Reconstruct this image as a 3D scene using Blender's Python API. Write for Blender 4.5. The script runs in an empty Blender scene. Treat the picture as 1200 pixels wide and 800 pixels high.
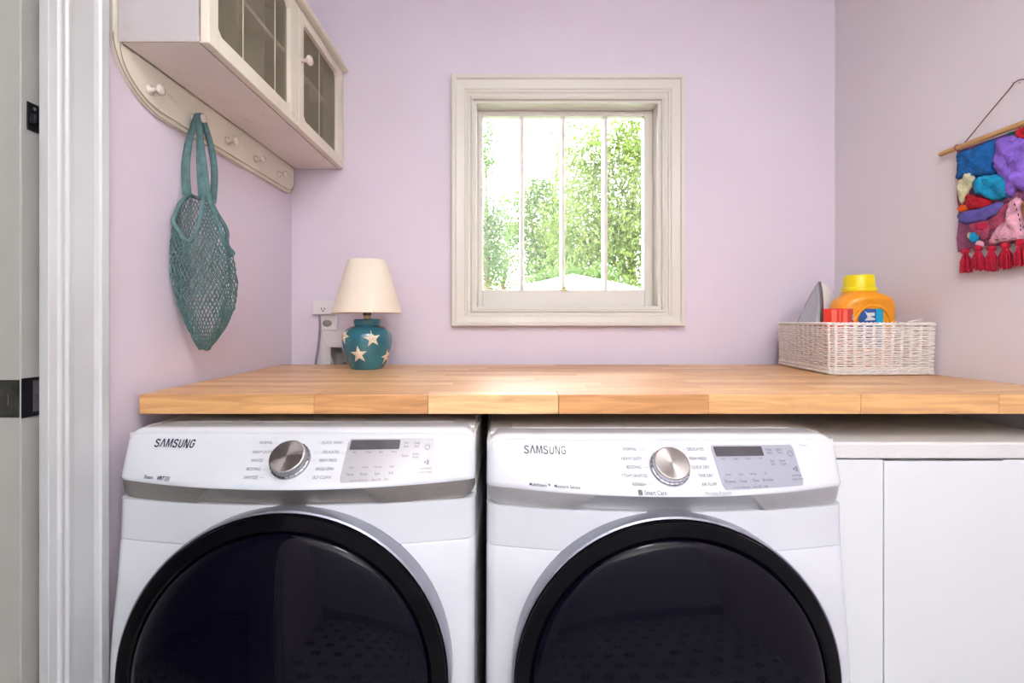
import bpy, bmesh, math, random
from mathutils import Vector, Matrix
random.seed(7)
sc = bpy.context.scene
COL = sc.collection
PI = math.pi
# ------------------------------------------------------------------ camera
F = 533.3; CX = 592.0; CY = 377.0; CZ = 1.19
cam_d = bpy.data.cameras.new('camera'); cam = bpy.data.objects.new('camera', cam_d); COL.objects.link(cam)
cam.location = (0, 0, CZ); cam.rotation_euler = (PI/2, 0, 0)
cam_d.lens = 16; cam_d.sensor_width = 36; cam_d.sensor_fit = 'HORIZONTAL'
cam_d.shift_x = (600-CX)/1200; cam_d.shift_y = (CY-400)/1200
cam_d.clip_start = 0.02; cam_d.clip_end = 200
sc.camera = cam
# ------------------------------------------------------------------ world: bright overcast sky
SKY = 18.0
w = bpy.data.worlds.new('overcast_sky'); sc.world = w; w.use_nodes = True
wb = w.node_tree.nodes['Background']; wb.inputs[0].default_value = (0.93, 0.97, 1.0, 1); wb.inputs[1].default_value = SKY
# ------------------------------------------------------------------ added fill lamps and window portal
def area(name, loc, size, power, color, rot=(0,0,0), shape='DISK', sy=None):
    d = bpy.data.lights.new(name, 'AREA'); d.shape = shape; d.size = size
    if sy: d.size_y = sy
    d.energy = power; d.color = color
    o = bpy.data.objects.new(name, d); COL.objects.link(o); o.location = loc; o.rotation_euler = rot
    return o
area('ceiling_fill', (0.2, -0.15, 2.42), 0.42, 11, (1.0, 0.98, 0.96))  # added soft fill from the unseen ceiling
fd = bpy.data.lights.new('bounce_fill', 'SPOT'); fd.energy = 165; fd.color = (1.0, 0.985, 0.98); fd.spot_size = math.radians(135); fd.spot_blend = 0.4; fd.shadow_soft_size = 0.06
fo = bpy.data.objects.new('bounce_fill', fd); COL.objects.link(fo); fo.location = (0.25, -0.45, 1.62)
fo.rotation_euler = Vector((0, -0.55, 1.0)).to_track_quat('-Z', 'Y').to_euler()      # added fill spot behind the camera, bounced off ceiling and rear wall
por = area('window_portal', (0.22, 1.78, 1.62), 0.66, 1, (1,1,1), rot=(-PI/2,0,0), shape='RECTANGLE', sy=0.74)
por.data.cycles.is_portal = True
sc.view_settings.view_transform = 'Standard'; sc.view_settings.look = 'None'
sc.view_settings.gamma = 1.0; sc.view_settings.exposure = 0.07; sc.view_settings.use_curve_mapping = False

# ------------------------------------------------------------------ materials
def srgb(r, g, b):
    f = lambda c: (c/255/12.92) if c/255 <= 0.04045 else ((c/255+0.055)/1.055)**2.4
    return (f(r), f(g), f(b), 1)
def mat(name, col, rough=0.5, metal=0.0, noise=0.0, nscale=30, bump=0.0, bscale=200, coat=0.0, spec=None, trans=0.0, ior=None, stretch=None, emis=None, sss=0.0):
    m = bpy.data.materials.new(name); m.use_nodes = True
    nt = m.node_tree; n = nt.nodes; p = n['Principled BSDF']
    p.inputs['Base Color'].default_value = col; p.inputs['Roughness'].default_value = rough; p.inputs['Metallic'].default_value = metal
    if coat: p.inputs['Coat Weight'].default_value = coat; p.inputs['Coat Roughness'].default_value = 0.06
    if spec is not None: p.inputs['Specular IOR Level'].default_value = spec
    if trans: p.inputs['Transmission Weight'].default_value = trans
    if ior: p.inputs['IOR'].default_value = ior
    if emis: p.inputs['Emission Color'].default_value = emis[0]; p.inputs['Emission Strength'].default_value = emis[1]
    tc = n.new('ShaderNodeTexCoord'); src = tc.outputs['Object']
    if stretch:
        mp = n.new('ShaderNodeMapping'); mp.inputs['Scale'].default_value = stretch; nt.links.new(src, mp.inputs[0]); src = mp.outputs[0]
    if noise:
        t = n.new('ShaderNodeTexNoise'); t.inputs['Scale'].default_value = nscale; t.inputs['Detail'].default_value = 4
        nt.links.new(src, t.inputs['Vector'])
        r = n.new('ShaderNodeValToRGB'); r.color_ramp.elements[0].position = 0.3; r.color_ramp.elements[1].position = 0.7
        a = tuple(max(0, c*(1-noise)) for c in col[:3])+(1,); b = tuple(min(1, c*(1+noise)) for c in col[:3])+(1,)
        r.color_ramp.elements[0].color = a; r.color_ramp.elements[1].color = b
        nt.links.new(t.outputs['Fac'], r.inputs[0]); nt.links.new(r.outputs[0], p.inputs['Base Color'])
    if bump:
        t = n.new('ShaderNodeTexNoise'); t.inputs['Scale'].default_value = bscale; nt.links.new(src, t.inputs['Vector'])
        b = n.new('ShaderNodeBump'); b.inputs['Strength'].default_value = bump; b.inputs['Distance'].default_value = 0.002
        nt.links.new(t.outputs['Fac'], b.inputs['Height']); nt.links.new(b.outputs[0], p.inputs['Normal'])
    return m
M = {}
M['wall'] = mat('lilac_wall_paint', (0.762, 0.676, 0.785, 1), 0.6, noise=0.02, nscale=3, bump=0.06, bscale=90)
M['wall_greyed'] = mat('lilac_paint_greyed_for_light', (0.75, 0.69, 0.735, 1), 0.55, noise=0.02, nscale=3, bump=0.06, bscale=90)  # lilac wall paint, greyed in colour for the weaker light on this side
M['ceil'] = mat('white_ceiling_paint', (0.88, 0.88, 0.88, 1), 0.8, noise=0.01)
M['trim'] = mat('cream_trim_paint', (0.72, 0.69, 0.635, 1), 0.35, noise=0.015, nscale=8)
M['trimw'] = mat('white_trim_paint', (0.56, 0.575, 0.585, 1), 0.35, noise=0.015, nscale=8)
M['jamb'] = mat('grey_white_jamb_paint', (0.42, 0.42, 0.39, 1), 0.4, noise=0.02, nscale=8)
M['black'] = mat('blackened_hardware', (0.02, 0.02, 0.025, 1), 0.35, metal=0.6, noise=0.2)
M['brassdark'] = mat('aged_latch_metal', (0.07, 0.07, 0.06, 1), 0.4, metal=0.6, noise=0.3)
M['enamel'] = mat('white_enamel', (0.66, 0.68, 0.73, 1), 0.22, coat=0.5, noise=0.005)
M['top'] = mat('white_lid_enamel', (0.70, 0.69, 0.68, 1), 0.35, noise=0.01)
M['side'] = mat('machine_side_steel', (0.32, 0.38, 0.46, 1), 0.25, metal=0.5, noise=0.05)
M['band'] = mat('brushed_champagne_band', (0.33, 0.31, 0.29, 1), 0.36, metal=0.85, noise=0.06, nscale=60, stretch=(0.4, 8, 8))
M['band2'] = mat('pale_silver_band', (0.52, 0.52, 0.53, 1), 0.36, metal=0.7, noise=0.04, nscale=60, stretch=(0.4, 8, 8))
M['ring'] = mat('shade_toned_door_ring', (0.27, 0.28, 0.33, 1), 0.3, metal=0.6, noise=0.02)  # silver darkened in colour so the ring's side reads as shade
M['lip'] = mat('black_door_rim', (0.002, 0.002, 0.003, 1), 0.12, spec=0.10, noise=0.02)
M['dark'] = mat('dark_tinted_door_glass', (0.0015, 0.001, 0.005, 1), 0.03, spec=0.17, noise=0.02)
M['gasket'] = mat('grey_dial_side', (0.25, 0.26, 0.28, 1), 0.5, noise=0.02)  # plain grey, used on the side of the washer's dial
M['panel'] = mat('silver_control_panel', (0.40, 0.39, 0.41, 1), 0.35, metal=0.2, noise=0.02, nscale=15)
M['panelb'] = mat('bluish_silver_control_panel', (0.36, 0.37, 0.44, 1), 0.35, metal=0.2, noise=0.02, nscale=15)
M['disp'] = mat('smoked_display', (0.075, 0.07, 0.08, 1), 0.2, noise=0.1)
M['ink'] = mat('dark_print', (0.03, 0.03, 0.07, 1), 0.7, spec=0.2, noise=0.02)
M['inkg'] = mat('grey_print', (0.12, 0.12, 0.14, 1), 0.7, spec=0.2, noise=0.02)
M['inkl'] = mat('pale_grey_print', (0.32, 0.33, 0.37, 1), 0.7, spec=0.2, noise=0.02)
M['inkb'] = mat('pale_blue_print', (0.45, 0.60, 0.75, 1), 0.5, noise=0.02)
M['chrome'] = mat('dial_chrome', (0.50, 0.50, 0.53, 1), 0.12, metal=1.0, noise=0.02)
def brushed_dial(name, col):
    m = mat(name, col, 0.28, metal=1.0); nt = m.node_tree; p = nt.nodes['Principled BSDF']
    p.inputs['Anisotropic'].default_value = 0.9
    tg = nt.nodes.new('ShaderNodeTangent'); tg.direction_type = 'RADIAL'; tg.axis = 'Z'
    nt.links.new(tg.outputs[0], p.inputs['Tangent'])
    return m
M['dial'] = brushed_dial('radially_brushed_dial_face', (0.42, 0.385, 0.37, 1))
M['cab'] = mat('white_cabinet_lacquer', (0.76, 0.785, 0.80, 1), 0.3, noise=0.01, nscale=5)
M['cabtop'] = mat('white_cabinet_top', (0.72, 0.71, 0.70, 1), 0.3, noise=0.01)
M['shadow'] = mat('dark_interior', (0.10, 0.09, 0.10, 1), 0.8, noise=0.1)
def distressed(name, col, worn):
    m = mat(name, col, 0.55, noise=0.05, nscale=6, stretch=(1, 1, 1))
    nt = m.node_tree; n = nt.nodes; p = n['Principled BSDF']; base = p.inputs['Base Color'].links[0].from_socket
    tc = n.new('ShaderNodeTexCoord'); t = n.new('ShaderNodeTexNoise'); t.inputs['Scale'].default_value = 14; t.inputs['Detail'].default_value = 8; t.inputs['Roughness'].default_value = 0.7
    mp = n.new('ShaderNodeMapping'); mp.inputs['Scale'].default_value = (1.5, 0.7, 2.5)
    nt.links.new(tc.outputs['Object'], mp.inputs[0]); nt.links.new(mp.outputs[0], t.inputs['Vector'])
    r = n.new('ShaderNodeValToRGB'); r.color_ramp.elements[0].position = 0.60; r.color_ramp.elements[1].position = 0.74
    r.color_ramp.elements[0].color = (0,0,0,1); r.color_ramp.elements[1].color = (0.55,)*3+(1,)
    mx = n.new('ShaderNodeMix'); mx.data_type = 'RGBA'; mx.inputs[7].default_value = worn
    nt.links.new(t.outputs['Fac'], r.inputs[0]); nt.links.new(r.outputs[0], mx.inputs[0]); nt.links.new(base, mx.inputs[6])
    nt.links.new(mx.outputs[2], p.inputs['Base Color'])
    return m
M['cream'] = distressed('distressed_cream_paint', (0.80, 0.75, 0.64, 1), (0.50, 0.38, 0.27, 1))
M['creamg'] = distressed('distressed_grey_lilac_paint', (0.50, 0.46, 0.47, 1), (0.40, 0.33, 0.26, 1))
M['creamp'] = distressed('distressed_bounce_blush', (0.84, 0.76, 0.74, 1), (0.62, 0.48, 0.40, 1))  # distressed cream with the underside's bounced light put into the tint
M['worn'] = mat('bare_wood_edge', (0.36, 0.26, 0.18, 1), 0.7, noise=0.3, nscale=40)
M['inner'] = mat('olive_grey_cabinet_lining', (0.30, 0.28, 0.20, 1), 0.7, noise=0.15, nscale=12)
M['peg'] = mat('ceramic_white_knob', (0.74, 0.66, 0.60, 1), 0.25, coat=0.3, noise=0.04)
def mesh_pane():
    m = bpy.data.materials.new('fine_wire_gauze_pane'); m.use_nodes = True; nt = m.node_tree; n = nt.nodes
    p = n['Principled BSDF']; p.inputs['Base Color'].default_value = (0.36, 0.32, 0.22, 1); p.inputs['Metallic'].default_value = 0.4; p.inputs['Roughness'].default_value = 0.5
    tc = n.new('ShaderNodeTexCoord'); out = []
    for d in ('Y', 'Z'):
        wv = n.new('ShaderNodeTexWave'); wv.bands_direction = d; wv.inputs['Scale'].default_value = 110
        nt.links.new(tc.outputs['Object'], wv.inputs[0]); out.append(wv.outputs['Fac'])
    mx = n.new('ShaderNodeMath'); mx.operation = 'MAXIMUM'; nt.links.new(out[0], mx.inputs[0]); nt.links.new(out[1], mx.inputs[1])
    r = n.new('ShaderNodeMapRange'); r.inputs[1].default_value = 0.55; r.inputs[2].default_value = 0.95; r.inputs[3].default_value = 0.06; r.inputs[4].default_value = 0.60
    nt.links.new(mx.outputs[0], r.inputs[0]); nt.links.new(r.outputs[0], p.inputs['Alpha'])
    return m
M['gauze'] = mesh_pane()
def glass_mat():
    m = bpy.data.materials.new('clear_window_glass'); m.use_nodes = True; nt = m.node_tree; n = nt.nodes
    n.remove(n['Principled BSDF']); o = n['Material Output']
    tr = n.new('ShaderNodeBsdfTransparent'); gl = n.new('ShaderNodeBsdfGlossy'); gl.inputs['Roughness'].default_value = 0.0
    fr = n.new('ShaderNodeFresnel'); fr.inputs[0].default_value = 1.45; mx = n.new('ShaderNodeMixShader')
    nt.links.new(fr.outputs[0], mx.inputs[0]); nt.links.new(tr.outputs[0], mx.inputs[1]); nt.links.new(gl.outputs[0], mx.inputs[2]); nt.links.new(mx.outputs[0], o.inputs[0])
    return m
M['glass'] = glass_mat()
def wood_mat():
    m = bpy.data.materials.new('oiled_birch_stave'); m.use_nodes = True; nt = m.node_tree; n = nt.nodes; L = nt.links
    p = n['Principled BSDF']; p.inputs['Roughness'].default_value = 0.36; p.inputs['Coat Weight'].default_value = 0.12; p.inputs['Coat Roughness'].default_value = 0.25
    tc = n.new('ShaderNodeTexCoord'); oi = n.new('ShaderNodeObjectInfo')
    ad = n.new('ShaderNodeVectorMath'); ad.operation = 'ADD'; mu = n.new('ShaderNodeMath'); mu.operation = 'MULTIPLY'; mu.inputs[1].default_value = 37.0
    L.new(oi.outputs['Random'], mu.inputs[0]); L.new(tc.outputs['Object'], ad.inputs[0]); L.new(mu.outputs[0], ad.inputs[1])
    mp = n.new('ShaderNodeMapping'); mp.inputs['Scale'].default_value = (1.6, 22, 22); L.new(ad.outputs[0], mp.inputs[0])
    t = n.new('ShaderNodeTexNoise'); t.inputs['Scale'].default_value = 3.0; t.inputs['Detail'].default_value = 6; t.inputs['Distortion'].default_value = 1.2; L.new(mp.outputs[0], t.inputs['Vector'])
    r1 = n.new('ShaderNodeValToRGB'); e = r1.color_ramp.elements
    e[0].position = 0.0; e[0].color = (0.58, 0.29, 0.115, 1); e[1].position = 1.0; e[1].color = (0.80, 0.53, 0.265, 1)
    x = e.new(0.5); x.color = (0.70, 0.40, 0.17, 1)
    L.new(oi.outputs['Random'], r1.inputs[0])
    r2 = n.new('ShaderNodeValToRGB'); r2.color_ramp.elements[0].position = 0.32; r2.color_ramp.elements[1].position = 0.66
    r2.color_ramp.elements[0].color = (0.74, 0.68, 0.62, 1); r2.color_ramp.elements[1].color = (1.1, 1.1, 1.1, 1)
    L.new(t.outputs['Fac'], r2.inputs[0])
    mx = n.new('ShaderNodeMix'); mx.data_type = 'RGBA'; mx.blend_type = 'MULTIPLY'; mx.inputs[0].default_value = 1.0
    L.new(r1.outputs[0], mx.inputs[6]); L.new(r2.outputs[0], mx.inputs[7]); L.new(mx.outputs[2], p.inputs['Base Color'])
    return m
M['wood'] = wood_mat()
M['dowel'] = mat('pine_dowel', (0.55, 0.32, 0.13, 1), 0.5, noise=0.15, nscale=20, stretch=(6, 1, 6))
M['teal_cotton'] = mat('teal_cotton_cord', (0.09, 0.175, 0.18, 1), 0.9, noise=0.25, nscale=60)
M['shade'] = mat('cream_lampshade_fabric', (0.88, 0.78, 0.66, 1), 0.8, noise=0.02, nscale=120, bump=0.1, bscale=500)
M['shade'].node_tree.nodes['Principled BSDF'].inputs['Subsurface Weight'].default_value = 0.0
M['teal'] = mat('teal_glazed_ceramic', (0.012, 0.135, 0.19, 1), 0.12, coat=0.6, noise=0.25, nscale=14)
M['starfish'] = mat('cream_starfish_relief', (0.80, 0.68, 0.55, 1), 0.5, noise=0.05, nscale=60)
M['dots'] = mat('rust_dot_paint', (0.40, 0.16, 0.07, 1), 0.5, noise=0.1)
M['brass'] = mat('dull_brass', (0.55, 0.44, 0.24, 1), 0.3, metal=0.9, noise=0.1)
M['brown'] = mat('dark_brown_bakelite', (0.09, 0.035, 0.02, 1), 0.4, noise=0.2)
M['plastic'] = mat('white_plastic', (0.80, 0.77, 0.79, 1), 0.35, noise=0.01)
M['greyhole'] = mat('dull_grey_plastic', (0.23, 0.20, 0.21, 1), 0.6, noise=0.2)  # plain grey for socket face and valve stem
M['boxin'] = mat('brownish_grey_box_lining', (0.50, 0.48, 0.44, 1), 0.7, noise=0.2, nscale=20, stretch=(8, 1, 1))
M['cordg'] = mat('grey_power_cord', (0.28, 0.25, 0.29, 1), 0.5, noise=0.05)
M['wicker'] = mat('whitewashed_wicker', (0.88, 0.82, 0.79, 1), 0.6, noise=0.08, nscale=60)
M['wickin'] = mat('basket_base_wicker', (0.55, 0.45, 0.38, 1), 0.8, noise=0.15, nscale=60)
M['yellow'] = mat('yellow_cap_plastic', (0.82, 0.66, 0.0, 1), 0.35, noise=0.02)
M['orange'] = mat('orange_bottle_plastic', (0.86, 0.33, 0.005, 1), 0.28, coat=0.2, noise=0.03, nscale=8)
M['red'] = mat('red_carton', (0.72, 0.035, 0.02, 1), 0.4, noise=0.06, nscale=12)
M['redl'] = mat('light_red_stripe', (0.85, 0.16, 0.11, 1), 0.4, noise=0.03)
M['blue'] = mat('blue_label', (0.02, 0.10, 0.38, 1), 0.35, noise=0.1)
M['cyan'] = mat('turquoise_label_band', (0.0, 0.35, 0.58, 1), 0.35, noise=0.05)
M['white'] = mat('white_print', (0.8, 0.8, 0.8, 1), 0.4, noise=0.01)
M['iron_w'] = mat('white_iron_plastic', (0.88, 0.87, 0.90, 1), 0.3, noise=0.01)
M['steel'] = mat('soleplate_steel', (0.42, 0.45, 0.47, 1), 0.25, metal=0.9, noise=0.12, nscale=20)
M['steelL'] = mat('soleplate_rim', (0.45, 0.47, 0.49, 1), 0.25, metal=0.6, noise=0.05)
M['irond'] = mat('dark_iron_edge', (0.12, 0.09, 0.10, 1), 0.4, noise=0.1)
M['steelg'] = mat('braided_steel_hose', (0.35, 0.42, 0.5, 1), 0.3, metal=0.8, noise=0.3, nscale=300)
def felt(name, c): 
    return mat(name, srgb(*c), 0.95, noise=0.28, nscale=70, bump=1.0, bscale=220)

# ------------------------------------------------------------------ helpers
def link(name, me, m, parent=None, loc=None, smooth=False):
    o = bpy.data.objects.new(name, me)
    if m is not None and len(me.materials) == 0: me.materials.append(m)
    COL.objects.link(o)
    if parent is not None: o.parent = parent
    if loc is not None: o.location = loc
    if smooth:
        for p in me.polygons: p.use_smooth = True
    return o
def tag(o, label=None, cat=None, group=None, kind=None):
    if label: o['label'] = label
    if cat: o['category'] = cat
    if group: o['group'] = group
    if kind: o['kind'] = kind
    return o
def empty(name, loc=(0,0,0)):
    o = bpy.data.objects.new(name, None); COL.objects.link(o); o.location = loc; o.empty_display_size = 0.05
    return o
class MB:
    def __init__(s): s.v = []; s.f = []
    def add(s, vs, fs):
        b = len(s.v); s.v += [tuple(v) for v in vs]; s.f += [tuple(i+b for i in f) for f in fs]; return s
    def box(s, x0, y0, z0, x1, y1, z1):
        return s.hexa([(x0,y0),(x1,y0),(x1,y1),(x0,y1)], z0, z1)
    def hexa(s, q, z0, z1):
        n = len(q)
        a = sum(q[i][0]*q[(i+1)%n][1]-q[(i+1)%n][0]*q[i][1] for i in range(n))
        if a < 0: q = q[::-1]
        vs = [(x,y,z0) for x,y in q]+[(x,y,z1) for x,y in q]
        fs = [tuple(range(n))[::-1], tuple(range(n,2*n))]+[(i,(i+1)%n,(i+1)%n+n,i+n) for i in range(n)]
        return s.add(vs, fs)
    def tube(s, pts, r, n=6, closed=False, flat=None):
        pts = [Vector(p) for p in pts]; m = len(pts); vs = []; fs = []
        up = Vector((0.13,0.21,0.97)).normalized(); prev = None
        for i, p in enumerate(pts):
            if closed: t = pts[(i+1)%m]-pts[i-1]
            else: t = pts[min(i+1,m-1)]-pts[max(i-1,0)]
            if t.length < 1e-9: t = Vector((0,0,1))
            t.normalize()
            if prev is None: a = t.cross(up); a = a if a.length > 1e-3 else t.cross(Vector((1,0,0)))
            else: a = prev - t*prev.dot(t)
            a.normalize(); prev = a; b = t.cross(a)
            rr = r[i] if isinstance(r, (list, tuple)) else r
            for k in range(n):
                an = 2*PI*k/n; vs.append(p + a*math.cos(an)*rr + b*math.sin(an)*rr)
        seg = m if closed else m-1
        for i in range(seg):
            j = (i+1) % m
            for k in range(n): fs.append((i*n+k, i*n+(k+1)%n, j*n+(k+1)%n, j*n+k))
        if not closed: fs.append(tuple(range(n))[::-1]); fs.append(tuple((m-1)*n+k for k in range(n)))
        return s.add(vs, fs)
    def lathe(s, prof, c=(0,0,0), n=48, axis='z', cap=True, e=(1,1)):
        vs = []; fs = []; m = len(prof)
        for r, h in prof:
            for k in range(n):
                a = 2*PI*k/n; x, y = r*math.cos(a)*e[0], r*math.sin(a)*e[1]
                if axis == 'z': v = (c[0]+x, c[1]+y, c[2]+h)
                elif axis == 'y': v = (c[0]+x, c[1]-h, c[2]+y)
                else: v = (c[0]+h, c[1]+x, c[2]+y)
                vs.append(v)
        for i in range(m-1):
            for k in range(n): fs.append((i*n+k, i*n+(k+1)%n, (i+1)*n+(k+1)%n, (i+1)*n+k))
        if cap: fs.append(tuple(range(n))[::-1]); fs.append(tuple((m-1)*n+k for k in range(n)))
        return s.add(vs, fs)
    def ribbon(s, pts, wdir, width, th):
        pts = [Vector(p) for p in pts]; m = len(pts); vs = []; fs = []
        for i, p in enumerate(pts):
            t = (pts[min(i+1,m-1)]-pts[max(i-1,0)]).normalized()
            wd = wdir[i] if isinstance(wdir, list) else wdir
            wd = Vector(wd); wd = (wd - t*wd.dot(t)).normalized(); nn = t.cross(wd)
            for a, b in ((-1,-1),(1,-1),(1,1),(-1,1)): vs.append(p + wd*a*width/2 + nn*b*th/2)
        for i in range(m-1):
            for k in range(4): fs.append((i*4+k, i*4+(k+1)%4, i*4+4+(k+1)%4, i*4+4+k))
        fs.append((0,1,2,3)); fs.append(((m-1)*4+3,(m-1)*4+2,(m-1)*4+1,(m-1)*4))
        return s.add(vs, fs)
    def mesh(s, name, recalc=True):
        me = bpy.data.meshes.new(name); me.from_pydata(s.v, [], s.f); me.validate()
        if recalc:
            bm = bmesh.new(); bm.from_mesh(me); bmesh.ops.recalc_face_normals(bm, faces=bm.faces); bm.to_mesh(me); bm.free()
        me.update(); return me
    def build(s, name, m, parent=None, smooth=False, bevel=0.0, loc=None, seg=2, recalc=True, auto=None):
        me = s.mesh(name, recalc)
        o = link(name, me, m, parent, loc, smooth)
        if bevel:
            b = o.modifiers.new('bevel', 'BEVEL'); b.width = bevel; b.segments = seg; b.limit_method = 'ANGLE'; b.angle_limit = 0.6
        if auto is not None:
            bm = bmesh.new(); bm.from_mesh(me)
            for e in bm.edges:
                if len(e.link_faces) == 2 and e.calc_face_angle(0) > auto: e.smooth = False
            bm.to_mesh(me); bm.free()
        return o
def struct(mb, name, m, **k):
    o = mb.build(name, m, **k); o['kind'] = 'structure'; return o
def grid(cols, rows, fn):
    vs = [fn(i, j) for j in range(rows) for i in range(cols)]
    fs = [(j*cols+i, j*cols+i+1, (j+1)*cols+i+1, (j+1)*cols+i) for j in range(rows-1) for i in range(cols-1)]
    return vs, fs
def P(px, py, d): return ((px-CX)/F*d, d, CZ-(py-CY)/F*d)
def text_mesh(s, size, bold=0.0, shear=0.0, spacing=1.0, align='LEFT'):
    c = bpy.data.curves.new('lettering', 'FONT'); c.body = s; c.size = size; c.offset = bold; c.shear = shear; c.space_character = spacing
    c.align_x = align; c.align_y = 'CENTER'; c.resolution_u = 3; c.fill_mode = 'FRONT'
    o = bpy.data.objects.new('tmp', c); COL.objects.link(o)
    dg = bpy.context.evaluated_depsgraph_get(); me = bpy.data.meshes.new_from_object(o.evaluated_get(dg))
    bpy.data.objects.remove(o); bpy.data.curves.remove(c); me.materials.clear()
    return me

GLY = {'S': ([[(0.66,0.78),(0.62,0.90),(0.48,0.97),(0.30,0.97),(0.14,0.90),(0.10,0.77),(0.16,0.64),(0.36,0.54),(0.56,0.44),(0.66,0.32),(0.64,0.15),(0.50,0.04),(0.28,0.03),(0.12,0.11),(0.08,0.26)]], 0.78),
  'A': ([[(0.07,0.0),(0.38,1.0),(0.46,1.0),(0.77,0.0)]], 0.84), 'M': ([[(0.10,0.0),(0.13,1.0),(0.23,1.0),(0.49,0.06),(0.75,1.0),(0.85,1.0),(0.88,0.0)]], 0.98),
  'U': ([[(0.12,1.0),(0.12,0.25),(0.20,0.08),(0.38,0.02),(0.56,0.08),(0.64,0.25),(0.64,1.0)]], 0.77), 'N': ([[(0.11,0.0),(0.11,1.0),(0.20,1.0),(0.58,0.0),(0.68,0.0),(0.68,1.0)]], 0.80),
  'G': ([[(0.66,0.74),(0.60,0.90),(0.40,0.98),(0.20,0.90),(0.11,0.72),(0.11,0.28),(0.20,0.10),(0.40,0.02),(0.60,0.10),(0.66,0.26),(0.66,0.48),(0.42,0.48)]], 0.80)}
def stroke_text(s_, h, th, gap):
    vs = []; fs = []; x0 = 0
    for ch in s_:
        lines, wd = GLY[ch]
        for ln in lines:
            P2 = [Vector((x*h+x0, (y-0.5)*h)) for x, y in ln]; n = len(P2); b = len(vs)
            for i, p in enumerate(P2):
                d0 = (p-P2[i-1]).normalized() if i else None; d1 = (P2[i+1]-p).normalized() if i < n-1 else None
                d = (d0+d1).normalized() if d0 and d1 else (d0 or d1); nn = Vector((-d.y, d.x))
                k = th/2/max(0.5, nn.dot(Vector((-(d1 or d0).y, (d1 or d0).x))))
                vs += [tuple(p+nn*k)+(0,), tuple(p-nn*k)+(0,)]
            fs += [(b+2*i, b+2*i+1, b+2*i+3, b+2*i+2) for i in range(n-1)]
        x0 += (wd+gap)*h
    me = bpy.data.meshes.new('brand_lettering'); me.from_pydata(vs, [], fs); me.update(); return me

# ================================================================== THE ROOM
WX = -0.779; BY = 1.66; CEIL = 2.45
def rx(y): return 1.2026 + 0.0656*(BY-y)
# floor with a flower mosaic
def floor_mat():
    m = bpy.data.materials.new('flower_mosaic_tile'); m.use_nodes = True; nt = m.node_tree; n = nt.nodes; L = nt.links
    p = n['Principled BSDF']; p.inputs['Roughness'].default_value = 0.25
    tc = n.new('ShaderNodeTexCoord'); sp = n.new('ShaderNodeSeparateXYZ'); L.new(tc.outputs['Object'], sp.inputs[0])
    def mth(op, a, b=None):
        q = n.new('ShaderNodeMath'); q.operation = op
        for i, v in enumerate((a, b)):
            if v is None: continue
            if isinstance(v, (int, float)): q.inputs[i].default_value = v
            else: L.new(v, q.inputs[i])
        return q.outputs[0]
    S = 0.15
    ys = mth('DIVIDE', sp.outputs[1], S*0.866); row = mth('FLOOR', ys); fy = mth('SUBTRACT', mth('SUBTRACT', ys, row), 0.5)
    off = mth('MULTIPLY', mth('MODULO', mth('ABSOLUTE', row), 2.0), 0.5)
    xs = mth('ADD', mth('DIVIDE', sp.outputs[0], S), off); fx = mth('SUBTRACT', mth('SUBTRACT', xs, mth('FLOOR', xs)), 0.5)
    r = mth('SQRT', mth('ADD', mth('MULTIPLY', fx, fx), mth('MULTIPLY', fy, fy)))
    an = mth('ARCTAN2', fy, fx); pet = mth('ADD', 0.22, mth('MULTIPLY', mth('COSINE', mth('MULTIPLY', an, 6.0)), 0.05))
    fl = mth('MULTIPLY', mth('LESS_THAN', r, pet), mth('GREATER_THAN', r, 0.07))
    v = n.new('ShaderNodeTexVoronoi'); v.inputs['Scale'].default_value = 42; v.feature = 'DISTANCE_TO_EDGE'; L.new(tc.outputs['Object'], v.inputs['Vector'])
    mx = n.new('ShaderNodeMix'); mx.data_type = 'RGBA'; mx.inputs[6].default_value = (0.52, 0.52, 0.54, 1); mx.inputs[7].default_value = (0.03, 0.03, 0.05, 1)
    L.new(fl, mx.inputs[0])
    m2 = n.new('ShaderNodeMix'); m2.data_type = 'RGBA'; m2.inputs[6].default_value = (0.35, 0.34, 0.34, 1); L.new(mth('GREATER_THAN', v.outputs[0], 0.05), m2.inputs[0]); L.new(mx.outputs[2], m2.inputs[7])
    L.new(m2.outputs[2], p.inputs['Base Color'])
    return m
RB = -1.15    # wall behind the camera
struct(MB().box(WX-1.2, RB-0.1, -0.06, 1.45, BY+0.12, 0), 'floor', floor_mat())
struct(MB().box(WX-1.2, RB-0.1, CEIL, 1.45, BY+0.12, CEIL+0.06), 'ceiling', M['ceil'])
# back wall with the window opening and the laundry box opening
OX0, OX1, OZ0, OZ1 = -0.114, 0.568, 1.233, 1.995
BX0, BX1, BZ0, BZ1 = -1.0, -1.0, 0, 0
wb_ = MB()
T = 0.12
bx0, bx1, bz0, bz1 = -0.642, -0.553, 0.98, 1.116         # recess for the outlet box
wb_.box(WX-T, BY, 0, bx0, BY+T, CEIL)
wb_.box(bx0, BY, 0, bx1, BY+T, bz0); wb_.box(bx0, BY, bz1, bx1, BY+T, CEIL); wb_.box(bx0, BY+0.06, bz0, bx1, BY+T, bz1)
wb_.box(bx1, BY, 0, OX0, BY+T, CEIL); wb_.box(OX1, BY, 0, 1.45, BY+T, CEIL)
wb_.box(OX0, BY, 0, OX1, BY+T, OZ0); wb_.box(OX0, BY, OZ1, OX1, BY+T, CEIL)
struct(wb_, 'wall_back', M['wall'])
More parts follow.
